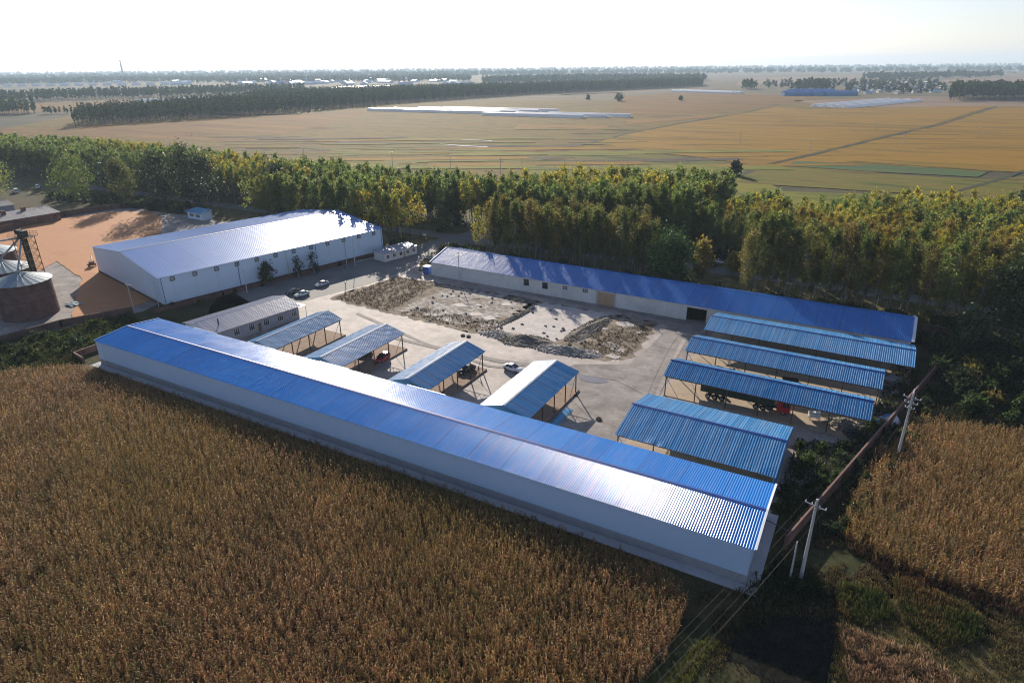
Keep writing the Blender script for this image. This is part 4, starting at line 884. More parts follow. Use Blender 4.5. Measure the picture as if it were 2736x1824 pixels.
def machine(label, p, rz, m, kind=0, z=.14):
    s = thing('farm_machine', label, 'farm machine', (p[0], p[1], z), rz)
    b = MB()
    for y in (-.8, .8): b.bar((-2, y, .75), (2, y, .75), .14)
    for x in (-2, -.7, .7, 2): b.bar((x, -.8, .75), (x, .8, .75), .12)
    b.bar((2, -.8, .75), (3.4, 0, .6), .1); b.bar((2, .8, .75), (3.4, 0, .6), .1); b.build('frame', m, s)
    for y in (-1.05, 1.05): wheel(s, -.6, y, .48, .26)
    if kind == 0:
        b = MB(); loft(b, [[(-1.3, -.5, .85), (.9, -.5, .85), (.9, .5, .85), (-1.3, .5, .85)], [(-1.7, -.95, 1.7), (1.3, -.95, 1.7), (1.3, .95, 1.7), (-1.7, .95, 1.7)]]); b.build('hopper', m, s)
    else:
        b = MB()
        for k in range(9): b.bar((-1.9+k*.45, -.9+.2*(k % 3), .75), (-2.1+k*.45, -.9+.2*(k % 3), .12), .07); b.bar((-1.9+k*.45, .5-.2*(k % 3), .75), (-2.1+k*.45, .5-.2*(k % 3), .12), .07)
        b.build('tines', S_DARK, s); b = MB(); b.tube((-1.6, -.9, 1.1), (-1.6, .9, 1.1), .28, n=12); b.build('roller', m, s)
    return s
machine('rusty farm seeder with a hopper under the middle of the second right hand open shed', (-9.5, 128.6), .2, S_RUST)
machine('brown tined cultivator under the right end of the second right hand open shed', (1.0, 128.2), .4, mat('brown_paint', [(.14, .08, .05), (.22, .13, .08)], 1.5, .8), 1)
machine('dusty pink and grey cultivator under the left end of the second right hand open shed', (-22.5, 128.8), 2.9, mat('pink_paint', [(.30, .16, .12), (.38, .24, .18)], 1.5, .8), 1)
machine('dark seeder standing in the shade below the narrow open shed, right end', (8.0, 139.5), 1.2, S_GREY, 0, .05)
cm = thing('seed_cleaner', 'pale machine with a tall angled spout standing beside the red cab under the open shed', 'machine', (-3.8, 117.2, .14), .3)
b = MB(); b.box(-1.0, .9, -.55, .55, .5, 1.3)
for x in (-.9, .8):
    for y in (-.5, .5): b.bar((x, y, 0), (x, y, .5), .1)
b.build('machine_body', mat('pale_enamel', [(.55, .56, .52), (.62, .63, .6)], 1, .5), cm)
b = MB(); b.tube((.3, 0, 1.2), (1.3, .3, 2.6), .26, .34, 12); b.tube((1.3, .3, 2.6), (1.5, .4, 2.45), .34, .3, 12); b.build('spout', S_WHITE, cm)
b = MB(); b.tube((-.9, -.2, 1.3), (-.4, -.2, 1.7), .3, .15, 12); b.build('funnel', S_WHITE, cm)
au = thing('grain_auger', 'dark grain auger with a long tube at the far left barn corner', 'auger', (*G(213, 612)[:2], .15), 2.6)
b = MB(); b.box(-1.2, 1.2, -.8, .8, .5, 1.7); b.build('hopper', S_RUST, au); b = MB(); b.tube((1, 0, .8), (7.5, .3, 1.6), .2, n=10); b.build('auger_tube', S_DARK, au)
for y in (-1, 1): wheel(au, -.3, y, .45, .25)
sb = thing('signboard', 'small blue and white signboard on a post at the left corner of the dirt plot', 'signboard', (*G(795, 664)[:2], 0), 2.6)
MB().bar((0, 0, 0), (0, 0, 2.4), .09).build('post', S_GREY, sb); b = MB(); b.box(-.55, .05, .05, .09, 1.1, 2.4); b.build('board', S_WHITE, sb); b = MB(); b.box(.06, .55, .05, .09, 1.1, 2.4); b.build('board', P_FADE, sb)
for k, (x, y) in enumerate([(1076, 773), (1063, 771), (1375, 963), (1320, 906)]):
    c = G(x, y); b = MB(); b.lathe([(.30, 0), (.52, .02), (.56, .12), (.52, .22), (.30, .24), (.28, .12), (.30, 0)], 18); o = b.build('old_tyre', M_BLACK); o.location = (c.x, c.y, .08)
    tag(o, ['black tyre lying at the near end of the dirt plot, above the third carport', 'black tyre lying flat just left of another at the near edge of the dirt plot', 'black tyre lying on the concrete near the front shed, left of the broad open shed', 'black tyre on the yard beside the outer post of the rightmost carport'][k], 'tyre')
# ------------------------------------------------------------------ plants
def unit(n, rng):
    v = rng.normal(size=(n, 3)); return v/np.linalg.norm(v, axis=1, keepdims=True)
def quads_at(c, sx, sy, rng, upbias=0.0):
    n = len(c); a = unit(n, rng); b = unit(n, rng); b -= a*(a*b).sum(1, keepdims=True); b /= np.linalg.norm(b, axis=1, keepdims=True)
    a = a*sx[:, None]; b = b*sy[:, None]
    return np.stack([c-a-b*.3, c-a*.1-b, c+a+b*.2, c+a*.1+b], 1)
def crown(seed, H, base, rmax, n, leaf, pal, peak=.35, clumps=30, sig=.75, power=.75):
    """leaf-sized faces gathered into clumps that fill the crown unevenly"""
    g = np.random.default_rng(seed); k = clumps
    t = g.beta(1.25, 1.15, k); t[:3] = (.97, .9, .84)
    rad = rmax*np.where(t < peak, (.35+.65*t/peak), ((1-t)/(1-peak))**power)
    a = g.uniform(0, 2*np.pi, k); rr = rad*np.sqrt(g.uniform(.08, 1, k))
    cc = np.stack([rr*np.cos(a), rr*np.sin(a), base+t*(H-base)], 1)
    wt = g.uniform(.5, 1.4, k); idx = g.choice(k, n, p=wt/wt.sum())
    s = sig*g.uniform(.7, 1.3, k)
    p = cc[idx]+g.normal(size=(n, 3))*s[idx][:, None]*np.array([1, 1, 1.15])
    sz = leaf*g.uniform(.6, 1.35, n)
    pal = np.array(pal); m = g.uniform(0, len(pal)-1.001, k)[idx]+g.normal(size=n)*.14; m = np.clip(m, 0, len(pal)-1.001); i = m.astype(int); f = (m-i)[:, None]
    col = (pal[i]*(1-f)+pal[i+1]*f)*g.uniform(.85, 1.15, (n, 1))
    return quads_at(p, sz, sz*.62, g), col
def trunk_mesh(seed, H, base, r, m, limbs=9, rmax=2.0, lean=.3):
    g = random.Random(seed); b = MB(); pts = [Vector((g.uniform(-lean, lean)*k/4, g.uniform(-lean, lean)*k/4, H*.93*k/4)) for k in range(5)]
    pts[0] = Vector((0, 0, -.2))
    for k in range(4): b.tube(pts[k], pts[k+1], r*(1-.22*k), r*(1-.22*(k+1)), 7, False)
    for k in range(limbs):
        t = g.uniform(base/H*.9, .8); q = t/.93*4; i = min(3, int(q)); p = pts[i].lerp(pts[i+1], q-i); a = g.uniform(0, 6.28); l = rmax*g.uniform(.6, 1.1)*(1.1-t)
        e = p+Vector((math.cos(a)*l, math.sin(a)*l, l*g.uniform(.9, 1.7))); b.tube(p, e, r*.35*(1.1-t)+.03, .02, 5, False)
    o = b.build('trunk', m); me = o.data; bpy.data.objects.remove(o); return me
BARK = mat('bark', [(.16, .145, .12), (.32, .30, .26)], 1.2, .9, (1, 1, .3), spec=.15)
LEAF = leaf_mat('leaves', .62, .28); LEAFD = leaf_mat('leaves_dark', .28, .15)
PAL_G = [(0.066, 0.103, 0.022), (0.120, 0.158, 0.034), (0.177, 0.200, 0.049), (0.137, 0.166, 0.039)]
PAL_Y = [(0.129, 0.151, 0.022), (0.213, 0.202, 0.029), (0.314, 0.230, 0.034), (0.224, 0.179, 0.031)]
PAL_D = [(.020, .040, .013), (.034, .060, .017), (.048, .075, .02)]
PAL_B = [(0.123, 0.110, 0.034), (0.179, 0.157, 0.040), (0.146, 0.157, 0.031), (0.224, 0.174, 0.045)]
kinds = {'g': (PAL_G, 4, 'green'), 'y': (PAL_Y, 3, 'yellowing'), 'b': (PAL_B, 3, 'thin brownish')}
TREES = {}
for kk, (pal, nv, _) in kinds.items():
    for v in range(nv):
        sd = 100+ord(kk)*10+v; H = 19+v*.8; bs = 5.0 if kk != 'b' else 4.0
        V, C_ = crown(sd, H, bs, 1.9+.22*v, 2000 if kk != 'b' else 1200, .25, pal, .4, 40, .55)
        TREES[(kk, v)] = (quads_mesh('crown', V, LEAF, C_), trunk_mesh(sd, H, bs, .2, BARK, 14, 2.2), H)
def put_tree(name, key, p, sc, rz, label, cat, group, mats=None):
    crown_me, trunk_me, H = key
    o = thing(name, label, cat, (p[0], p[1], 0), rz, group); o.scale = (sc*random.uniform(.9, 1.12), sc*random.uniform(.9, 1.12), sc)
    link('trunk', trunk_me, o); link('crown', crown_me, o)
    return o
def in_poly(P, poly):
    x, y = P[:, 0], P[:, 1]; r = np.zeros(len(P), bool); n = len(poly)
    for i in range(n):
        (x0, y0), (x1, y1) = poly[i][:2], poly[(i+1) % n][:2]
        c = ((y0 > y) != (y1 > y)); r ^= c & (x < (x1-x0)*(y-y0)/((y1-y0) if y1 != y0 else 1e-9)+x0)
    return r
def scatter(poly, sp, jit=.42, seed=0, rot=0.0):
    g = np.random.default_rng(seed); xs = [p[0] for p in poly]; ys = [p[1] for p in poly]
    cx, cy = (min(xs)+max(xs))/2, (min(ys)+max(ys))/2; e = max(max(xs)-min(xs), max(ys)-min(ys))*.75
    X, Y = np.meshgrid(np.arange(-e, e, sp), np.arange(-e, e, sp)); P = np.stack([X.ravel(), Y.ravel()], 1)+g.uniform(-jit, jit, (X.size, 2))*sp
    c, s = math.cos(rot), math.sin(rot); P = P @ np.array([[c, s], [-s, c]])+np.array([cx, cy])
    return P[in_poly(P, poly)]

# plantation of poplars behind the back shed: the nearest 300 stand one by one
rows = [(scatter([(-118, 180.5), (-60, 180.5), (-58, 193.5), (-118, 193.5)], 3.2, .35, 1), 'front'),
        (scatter([(-31, 180), (34, 179), (36, 194), (-31, 194)], 3.6, .38, 2), 'right'),
        (scatter([(-236, 184), (-151, 182), (-148, 193), (-236, 195)], 3.7, .38, 3), 'gate'),
        (scatter([(-640, 208), (-420, 206), (-146, 208), (-146, 236), (-165, 238), (-215, 241), (-285, 244), (-340, 246), (-430, 256), (-560, 238), (-700, 240)], 3.7, .42, 4), 'back'),
        (scatter([(-147, 214), (-122, 208), (-60, 211), (-56, 240), (-50, 262), (-58, 286), (-106, 270), (-128, 246), (-146, 226)], 3.5, .42, 5), 'mid'),
        (scatter([(-47, 268), (-28, 226), (-26, 209), (60, 208), (95, 240), (115, 280), (105, 300), (45, 300), (-2, 290), (-16, 266), (-30, 246)], 4.0, .42, 6), 'east'),
        (scatter([(-58, 214), (-29, 210), (-27, 250), (-29, 264), (-52, 266), (-55, 240)], 4.6, .42, 7), 'east')]
allp = []
for P, z in rows:
    for x, y in P: allp.append((x, y, z))
vis = in_view([(x, y, 10) for x, y, z in allp], .15)
allp = [p for p, v in zip(allp, vis) if v]
allp.sort(key=lambda p: math.hypot(p[0], p[1]))
zone_txt = {'front': 'poplar in the dense rows right behind the long back shed', 'right': 'poplar in the rows behind the right end of the back shed', 'gate': 'poplar in the dark rows behind the white barn, left of the entrance road',
            'back': 'poplar in the plantation beyond the road, left of the entrance', 'mid': 'poplar in the plantation beyond the road, behind the middle of the back shed', 'east': 'poplar in the plantation beyond the road on the right'}
def tree_kind(x, y, z, g):
    n = math.sin(x*.045+1.3)+math.sin(y*.09+x*.02)+g.uniform(-1.1, 1.1)
    if z in ('front', 'right', 'gate'): return 'b' if g.random() < (.45 if z != 'gate' else .3) else ('y' if n > 1.2 else 'g')
    if z == 'back': return 'y' if n > .85 else 'g'
    return 'y' if n > .15 else 'g'
gr = random.Random(11)
QV, QC = [], []
LOW = {}
for kk, (pal, nv, _) in kinds.items():
    for v in range(3): LOW[(kk, v)] = crown(500+ord(kk)*7+v, 19, 6.0, 2.2, 560, .40, pal, .45, 28, .6)
for i, (x, y, z) in enumerate(allp):
    kk = tree_kind(x, y, z, gr); sc = gr.uniform(.82, 1.12)*(.8 if z == 'east' else 1.0)*(.92 if z in ('back', 'front') else 1)
    if i < 300:
        key = TREES[(kk, gr.randrange(kinds[kk][1]))]; t = f'{kinds[kk][2]} {zone_txt[z]}'
        put_tree('poplar_tree', key, (x, y), sc, gr.uniform(0, 6.28), t, 'tree', f'{kinds[kk][2]} {zone_txt[z]}'.replace('poplar', 'poplars', 1))
    else:
        V, C_ = LOW[(kk, gr.randrange(3))]; a = gr.uniform(0, 6.28); c, s = math.cos(a), math.sin(a)
        QV.append((V @ np.array([[c, s, 0], [-s, c, 0], [0, 0, 1]]))*sc+np.array([x, y, 0])); QC.append(C_*gr.uniform(.72, 1.28)*np.array([gr.uniform(.9, 1.12), 1, 1]))
        b = np.array([[[-.18, 0, 0], [.18, 0, 0], [.1, 0, 14], [-.1, 0, 14]], [[0, -.18, 0], [0, .18, 0], [0, .1, 14], [0, -.1, 14]]])*np.array([1, 1, sc]); QV.append(b+np.array([x, y, 0])); QC.append(np.full((2, 3), .10))
o = link('poplar_plantation', quads_mesh('poplar_plantation', np.concatenate(QV), LEAF, np.concatenate(QC)))
tag(o, 'mass of green and yellowing poplar crowns filling the far part of the plantation', 'plantation', None, 'stuff')

# broad dark trees that stand out from the rows
def broad(seed, H, r, n, pal, base=2.0, leaf=.42, mt=None):
    V, C_ = crown(seed, H, base, r, n, leaf, pal, .45, 46, r*.2, .5)
    return (quads_mesh('crown', V, mt or LEAFD, C_), trunk_mesh(seed, H*.8, base, .34, BARK, 10, r*.8), H)
def one(label, p, H, r, n, pal, seed, base=2.0, name='broadleaf_tree', mt=None, leaf=.42):
    return put_tree(name, broad(seed, H, r, n, pal, base, leaf, mt), p, 1.0, random.uniform(0, 6), label, 'tree', None)
PAL_W = [(.020, .034, .016), (.036, .056, .022), (.050, .070, .028)]
one('round dark green tree standing alone behind the middle of the long back shed', (-50.0, 179.5), 14.5, 6.6, 8000, [(.035, .068, .018), (.06, .105, .024), (.09, .135, .03)], 1, .4, leaf=.34)
one('very dark tall tree at the right edge of the photo behind the brick wall', (31, 176), 21, 6.5, 4200, PAL_D, 2, 1.0)
one('dark dense bushy tree right of the back shed end, below the very dark tall tree', (22, 167), 8, 4.5, 2600, PAL_D, 3, .3)
one('largest dark tree cluster left of the pale street lamp, left crown', (-296, 186), 24, 8.5, 4200, PAL_D, 4, 3)
one('largest dark tree cluster left of the pale street lamp, middle crown', (-283, 190), 26, 8.5, 4200, PAL_D, 5, 3)
one('largest dark tree cluster left of the pale street lamp, right crown beside the lamp', (-270, 189), 23, 8, 4200, PAL_W, 6, 3)
one('full dark green tree just right of the pale street lamp behind the barn', (-229, 197), 21, 8, 4600, PAL_D, 7, 2)
one('light green tree above the far corner of the maize floor, left of the dark cluster', (-322, 182), 19, 7, 3600, PAL_G, 8, 2, mt=LEAF)
one('light green spreading tree second from the left edge above the low buildings', (-352, 176), 20, 8.5, 3800, PAL_G, 9, 2, mt=LEAF)
one('bright green tree cut by the left edge of the photo', (-392, 158), 22, 9, 3800, PAL_G, 10, 2, mt=LEAF)
one('dark tree between the two light green trees at the left', (-341, 190), 18, 6, 2600, PAL_W, 11, 2)
one('bright round tree by the entrance road beyond the gatehouse', G(1018, 531), 8.5, 4.0, 2600, PAL_G, 12, 1.0, mt=LEAF)
one('dark round tree beside the bright one on the entrance road', G(1046, 518), 12, 4.2, 2600, PAL_D, 13, 1.2)
one('small yellow tree beside the curving road right of the round dark tree', G(1683, 632), 6.5, 2.6, 1500, PAL_Y, 14, 1.2, mt=LEAF)
one('yellow tipped tree just behind the round dark tree', (-43.5, 188), 12.5, 3.2, 1700, PAL_Y, 15, 2, mt=LEAF)
one('dark tree in the scrub at the right edge, above the right hand crop', (40, 158), 9, 5, 2600, PAL_D, 16, .5)
one('tall leafy shrub in front of the middle of the barn wall', G(617, 652), 6.2, 2.3, 900, PAL_D, 17, .5, leaf=.3)
one('thin leafy sapling in front of the barn wall, left of the double lamp', G(686, 637), 6.2, 1.9, 420, PAL_W, 18, .6, leaf=.28)
one('sapling in front of the barn wall nearest to the double lamp', G(722, 627), 6.4, 1.8, 420, PAL_W, 19, .6, leaf=.28)
SH = []
for v, (pal, r, h) in enumerate([(PAL_D, 1.5, 1.8), (PAL_W, 1.9, 2.4), (PAL_B, 1.4, 1.6), ([(.03, .05, .012), (.055, .08, .018), (.085, .105, .024)], 1.6, 2.0)]):
    V, C_ = crown(900+v, h, .1, r, 520, .24, pal, .4, 20, .36, .5); SH.append(quads_mesh('shrub', V, LEAF, C_))
def shrubs(label, pts, lo, hi, pick, group):
    for x, y in pts:
        if not in_view([(x, y, 1)], .1)[0]: continue
        s = gr.uniform(lo, hi); o = link('shrub', SH[gr.choice(pick)], None, (x, y, 0), gr.uniform(0, 6.28), s); tag(o, label, 'shrub', group)
shrubs('low bush in the dark hedge at the foot of the poplars behind the back shed', scatter([(-118, 175.8), (14, 175.6), (30, 177), (30, 180.5), (-118, 180.2)], 3.3, .4, 21), 1.0, 1.7, [0, 2], 'hedge behind the back shed')
shrubs('bush in the overgrown scrub beyond the brick wall, right of the back shed', scatter([(16, 148), (20, 131), (52, 132), (62, 172), (15, 168)], 4.6, .42, 22), 1.0, 1.8, [0, 0, 1, 2], 'scrub bushes on the right')
shrubs('bush in the overgrown corner between the broad open shed and the brick wall', scatter([(-5, 89), (-1, 89), (8.5, 113), (8.5, 128), (2, 109), (-5, 106)], 2.9, .42, 23), .5, .95, [0, 1, 3], 'bushes inside the brick wall')
shrubs('bush growing along the outer foot of the brick wall', scatter([(0, 80), (2.6, 82), (12, 112), (17.5, 140), (14.6, 140), (10, 118)], 2.6, .4, 24), .45, .9, [0, 1, 3], 'bushes outside the brick wall')
shrubs('dark bush around the foot of the nearer power pole', [(-.9, 71.6), (.8, 71.2), (.2, 70.0), (1.9, 71.5), (-.2, 70.8)], .5, .8, [0], 'bushes at the nearer pole')
shrubs('leafy bush among the weeds between the silo yard wall and the long front shed', scatter([(-182, 48), (-174, 66), (-168, 86), (-154, 80), (-153, 68), (-166, 50)], 3.6, .42, 25), .5, 1.0, [1, 3, 3], 'bushes left of the front shed')
shrubs('bush in the verge between the road and the light green trees on the left', scatter([(-370, 168), (-300, 176), (-262, 182), (-262, 190), (-370, 186)], 5.5, .42, 26), .9, 1.6, [0, 1, 3], 'roadside bushes on the left')
shrubs('bush in the verge beside the gatehouse and the entrance road', [(-131, 181), (-129, 184), (-128, 180), (-150, 176), (-152, 179), (-149, 181), (-126, 186)], .8, 1.3, [0, 2], 'bushes at the entrance')
shrubs('small bush on the shaded strip at the foot of the barn wall', [(-163 + 2*k*1.0+gr.uniform(-.5, .5), 97+k*9.2+gr.uniform(-2, 2)) for k in range(7)], .35, .7, [0, 1], 'bushes at the barn foot')
shrubs('bush between the road and the plantation in the clearing on the right', scatter([(-46, 212), (-30, 212), (-30, 232), (-44, 250)], 5, .42, 27), .8, 1.5, [0, 1, 2], 'bushes in the clearing')

# standing maize, dry and brown
def maize_templates(n, seed):
    g = np.random.default_rng(seed); T, K = [], []
    for _ in range(n):
        q, k = [], []; H = g.uniform(1.75, 2.25)
        for w in ((.018, 0), (0, .018)): q.append([[-w[0], -w[1], 0], [w[0], w[1], 0], [w[0]*.6, w[1]*.6, H], [-w[0]*.6, -w[1]*.6, H]]); k.append(3)
        a0 = g.uniform(0, 6.28)
        for i in range(10):
            z = H*(.22+.07*i); a = a0+math.pi*i+g.normal()*.5; d = np.array([math.cos(a), math.sin(a), 0]); s = np.array([-d[1], d[0], 0])*g.uniform(.036, .062)
            l = g.uniform(.32, .6); p0 = np.array([0, 0, z]); p1 = p0+d*l*.5+np.array([0, 0, l*g.uniform(.1, .5)]); p2 = p1+d*l*g.uniform(.2, .5)-np.array([0, 0, l*g.uniform(.3, .9)])
            q.append([p0-s*.5, p0+s*.5, p1+s, p1-s]); q.append([p1-s, p1+s, p2+s*.3, p2-s*.3]); c = g.integers(0, 3); k += [c, c]
        for i in range(3):
            a = g.uniform(0, 6.28); d = np.array([math.cos(a), math.sin(a), 0])*.12; s = np.array([-d[1], d[0], 0])*.12; p = np.array([0, 0, H-.05]); e = p+d+np.array([0, 0, .28]); q.append([p-s, p+s, e+s, e-s]); k.append(4)
        T.append(np.array([np.array(x, float) for x in q])); K.append(k)
    return np.array(T), np.array(K)
MT, MK = maize_templates(14, 5)
def maize(label, poly, row, step, rot, seed, warm=0.0, smooth_edge=.3, hs=1.0, gain=1.0, edge=None):
    g = np.random.default_rng(seed); P = scatter(poly, 1.0, 0, seed)  # extent only
    xs = [p[0] for p in poly]; ys = [p[1] for p in poly]; cx, cy = np.mean(xs), np.mean(ys); e = max(max(xs)-min(xs), max(ys)-min(ys))
    X, Y = np.meshgrid(np.arange(-e, e, step), np.arange(-e, e, row)); P = np.stack([X.ravel(), Y.ravel()], 1)+np.stack([g.uniform(-.5, .5, X.size)*step, g.normal(size=X.size)*row*.13], 1)
    c, s = math.cos(rot), math.sin(rot); P = P @ np.array([[c, s], [-s, c]])+np.array([cx, cy])
    P = P[in_poly(P+g.normal(size=P.shape)*smooth_edge, poly)]
    P = P[in_view(np.c_[P, np.ones(len(P))], .22)]
    lf = np.sin(P[:, 0]*.23+1.1*np.sin(P[:, 1]*.17))*np.sin(P[:, 1]*.31+.7*np.sin(P[:, 0]*.19)); lf2 = np.sin(P[:, 0]*.071+2)*np.sin(P[:, 1]*.093+P[:, 0]*.03)
    P_keep = g.random(len(P)) < .93-.22*(lf < -.72)
    P, lf, lf2 = P[P_keep], lf[P_keep], lf2[P_keep]; n = len(P); k = g.integers(0, len(MT), n)
    V = MT[k].copy(); a = g.uniform(0, 6.28, n); ca, sa = np.cos(a), np.sin(a)
    x = V[..., 0]*ca[:, None, None]-V[..., 1]*sa[:, None, None]; y = V[..., 0]*sa[:, None, None]+V[..., 1]*ca[:, None, None]
    h = (g.uniform(.82, 1.15, n)*(1+.10*lf2))*hs; 
    if edge: h = h*np.clip(0.3+.7*(edge[0]-P[:, 1])/edge[1], .5, 1)
    z = V[..., 2]*h[:, None, None]
    lx, ly = g.normal(size=n)*.09, g.normal(size=n)*.09
    V = np.stack([x+z*lx[:, None, None]+P[:, 0, None, None], y+z*ly[:, None, None]+P[:, 1, None, None], z], -1)
    base = gain*np.array([[.42, .188, .078], [.24, .11, .062], [.33, .20, .068], [.24, .128, .058], [.55, .40, .22]])
    col = base[MK[k]]*g.uniform(.62, 1.3, (n, 1, 1))
    mott = np.sin(P[:, 0]*.9+2*np.sin(P[:, 1]*.7))*np.sin(P[:, 1]*.83+1.6*np.sin(P[:, 0]*.61)); col = col*(1+.24*mott+.16*lf)[:, None, None]
    yl = np.clip(.5+.55*lf2+g.normal(size=n)*.35-warm, 0, 1)[:, None, None]
    col = col*(1-yl*.55)+np.array([.29, .212, .05])*yl*.55
    gr_ = (g.random(n) < .09)[:, None, None]; col = np.where(gr_, col*.35+np.array([.06, .085, .02])*.8, col)
    o = link('maize_crop', quads_mesh('maize_crop', V.reshape(-1, 4, 3), MAIZE, col.reshape(-1, 3))); tag(o, label, 'crop', None, 'stuff'); return n
MAIZE = leaf_mat('maize_leaf', .42, 0)
c1 = [(-160, 44), (-157, 53), (-147, 62.5), (-142.6, 65.9), (-100, 66.2), (-40, 66.7), (-16, 66.3), (-11.5, 62), (-11.5, 55), (-13.5, 46), (-12, 26), (-70, -14), (-105, -6), (-150, 30)]
sheet('field', wobble(c1, .3, 4, 30), .04, mat('maize_soil', [(.055, .038, .022), (.10, .07, .04)], .5, .95, fine=(2, .5), world=True, spec=.05))
n1 = maize('dense field of dry brown maize plants filling the foreground before the long front shed', c1, .68, .29, R(.7), 31, gain=.92, edge=(67, 5))
c2 = [(12.6, 125.5), (8.6, 113), (5.6, 101), (3.6, 88), (5.2, 82.6), (9, 81.6), (24, 80.3), (44, 75), (62, 90), (56, 128), (30, 128.6), (24, 127)]
sheet('field', wobble(c2, .3, 4, 31), .045, MC['maize_soil'])
n2 = maize('field of dry golden brown maize plants to the right of the brick wall', c2, .68, .32, R(62), 32, -.05, .6, .95, 1.1)
print('maize plants', n1, n2)
# weeds, grass and reeds
def tufts(name, label, polys, dens, h, seed, pal, blades=9, w=.05, spread=.28, lean=.5, cat='weeds', clump=0.0):
    g = np.random.default_rng(seed); A = []
    for poly in polys:
        P = scatter(poly, 1/math.sqrt(dens), .5, seed)
        P = P[in_view(np.c_[P, np.ones(len(P))], .1)]
        if clump: P = P[(np.sin(P[:, 0]*1.3+np.sin(P[:, 1]*.9)*2)*np.sin(P[:, 1]*1.1+np.sin(P[:, 0]*.7)*1.7)+g.normal(size=len(P))*.35) > clump-.6]
        A.append(P)
    P = np.concatenate(A); n = len(P); a = g.uniform(0, 6.28, (n, blades)); hh = h*g.uniform(.4, 1.25, (n, 1))*g.uniform(.6, 1.1, (n, blades))
    r0 = g.uniform(0, spread, (n, blades)); b0 = np.stack([P[:, None, 0]+r0*np.cos(a), P[:, None, 1]+r0*np.sin(a), np.zeros((n, blades))], -1)
    t = b0+np.stack([np.cos(a)*hh*lean*g.uniform(.2, 1.2, (n, blades)), np.sin(a)*hh*lean*g.uniform(.2, 1.2, (n, blades)), hh], -1)
    s = np.stack([-np.sin(a), np.cos(a), np.zeros_like(a)], -1)*w*g.uniform(.6, 1.4, (n, blades, 1))
    V = np.stack([b0-s*.6, b0+s*.6, t*.999+s, t-s*.3], 2).reshape(-1, 4, 3)
    pal = np.array(pal); m = np.clip((g.random(n)+.25*np.sin(P[:, 0]*.6)+.25*np.sin(P[:, 1]*.5))*(len(pal)-1), 0, len(pal)-1.001)
    i = m.astype(int); f = (m-i)[:, None]; c = pal[i]*(1-f)+pal[i+1]*f
    C_ = (c[:, None, :]*g.uniform(.65, 1.3, (n, blades, 1))).reshape(-1, 3)
    o = link(name, quads_mesh(name, V, LEAF0, C_)); tag(o, label, cat, None, 'stuff')
LEAF0 = leaf_mat('weed_leaves', .3, 0)
WG = [(.025, .04, .012), (.05, .075, .018), (.085, .10, .025), (.10, .09, .035)]
tufts('weeds', 'green weeds growing rank between the silo yard wall and the front shed', [[(-200, 28), (-176, 64), (-168, 90), (-154, 84), (-153, 68), (-145, 64.5), (-158, 54), (-166, 42)]], 3.2, .9, 41, WG, 10, .10, .4, .5)
tufts('weeds', 'dark weeds on the ground between the open sheds and the brick wall', [[(-5.5, 86), (-2.5, 84), (9.5, 115), (13, 150), (8.5, 150), (4, 112), (-5.5, 108)]], 2.6, .6, 42, WG, 10, .09, .4, .5)
tufts('weeds', 'rank weeds between the brick wall and the right hand maize', [[(-1, 79), (4.5, 82.5), (3, 88), (5, 101), (12, 126), (18, 152), (16.5, 152), (6.8, 114)], [(-11, 66), (-6, 66), (-4, 62), (2, 76), (-3, 77.5), (-7, 66.5), (-11, 62)]], 2.4, .65, 43, [(0.025, 0.035, 0.015), (0.056, 0.073, 0.022), (0.094, 0.088, 0.037), (0.138, 0.106, 0.056)], 10, .08, .4, .6)
tufts('weeds', 'tangled scrub growth filling the far right corner beyond the maize', [[(14, 128), (27, 129.5), (58, 129), (75, 160), (70, 178), (12, 176), (17, 150)]], 1.5, .9, 44, [(0.026, 0.039, 0.016), (0.052, 0.065, 0.023), (0.098, 0.091, 0.039), (0.130, 0.111, 0.052)], 11, .13, .6, .6)
tufts('grass', 'bright green grass strip at the bottom of the photo beside the maize', [[G(1640, 1462)[:2], G(1655, 1478)[:2], G(1608, 1530)[:2], G(1575, 1600)[:2], G(1500, 1600)[:2], G(1550, 1540)[:2], G(1600, 1480)[:2]]], 22, .45, 45, [(0.088, 0.106, 0.022), (0.150, 0.163, 0.037), (0.213, 0.200, 0.062)], 9, .035, .15, .5, 'grass')
tufts('dry_grass', 'pale orange dry grass clumps in the bottom right corner', [[G(1926, 1440)[:2], G(2010, 1470)[:2], G(2120, 1500)[:2], G(2230, 1600)[:2], G(1960, 1600)[:2]]], 12, .75, 46, [(.24, .16, .08), (.46, .31, .17), (.55, .40, .23), (.30, .23, .11)], 12, .03, .22, .8, 'grass', .35)
tufts('weeds', 'mound of olive and rust coloured weeds below the bare track on the right', [[G(2050, 1330)[:2], G(2110, 1340)[:2], G(2250, 1420)[:2], G(2260, 1470)[:2], G(2160, 1490)[:2], G(2080, 1430)[:2]], [G(1930, 1345)[:2], G(2020, 1360)[:2], G(2060, 1420)[:2], G(1980, 1440)[:2], G(1930, 1410)[:2]]], 11, .9, 47, [(0.058, 0.080, 0.022), (0.116, 0.123, 0.032), (0.174, 0.123, 0.051), (0.203, 0.109, 0.051)], 11, .045, .3, .5)
tufts('grass', 'thin dry grass covering the lower right corner', [[G(1926, 1400)[:2], G(1990, 1310)[:2], G(2400, 1440)[:2], G(2420, 1640)[:2], G(1900, 1640)[:2]]], 13, .42, 48, [(0.104, 0.104, 0.036), (0.221, 0.189, 0.078), (0.325, 0.247, 0.117), (0.143, 0.156, 0.046)], 8, .03, .25, .7, 'grass', .1)
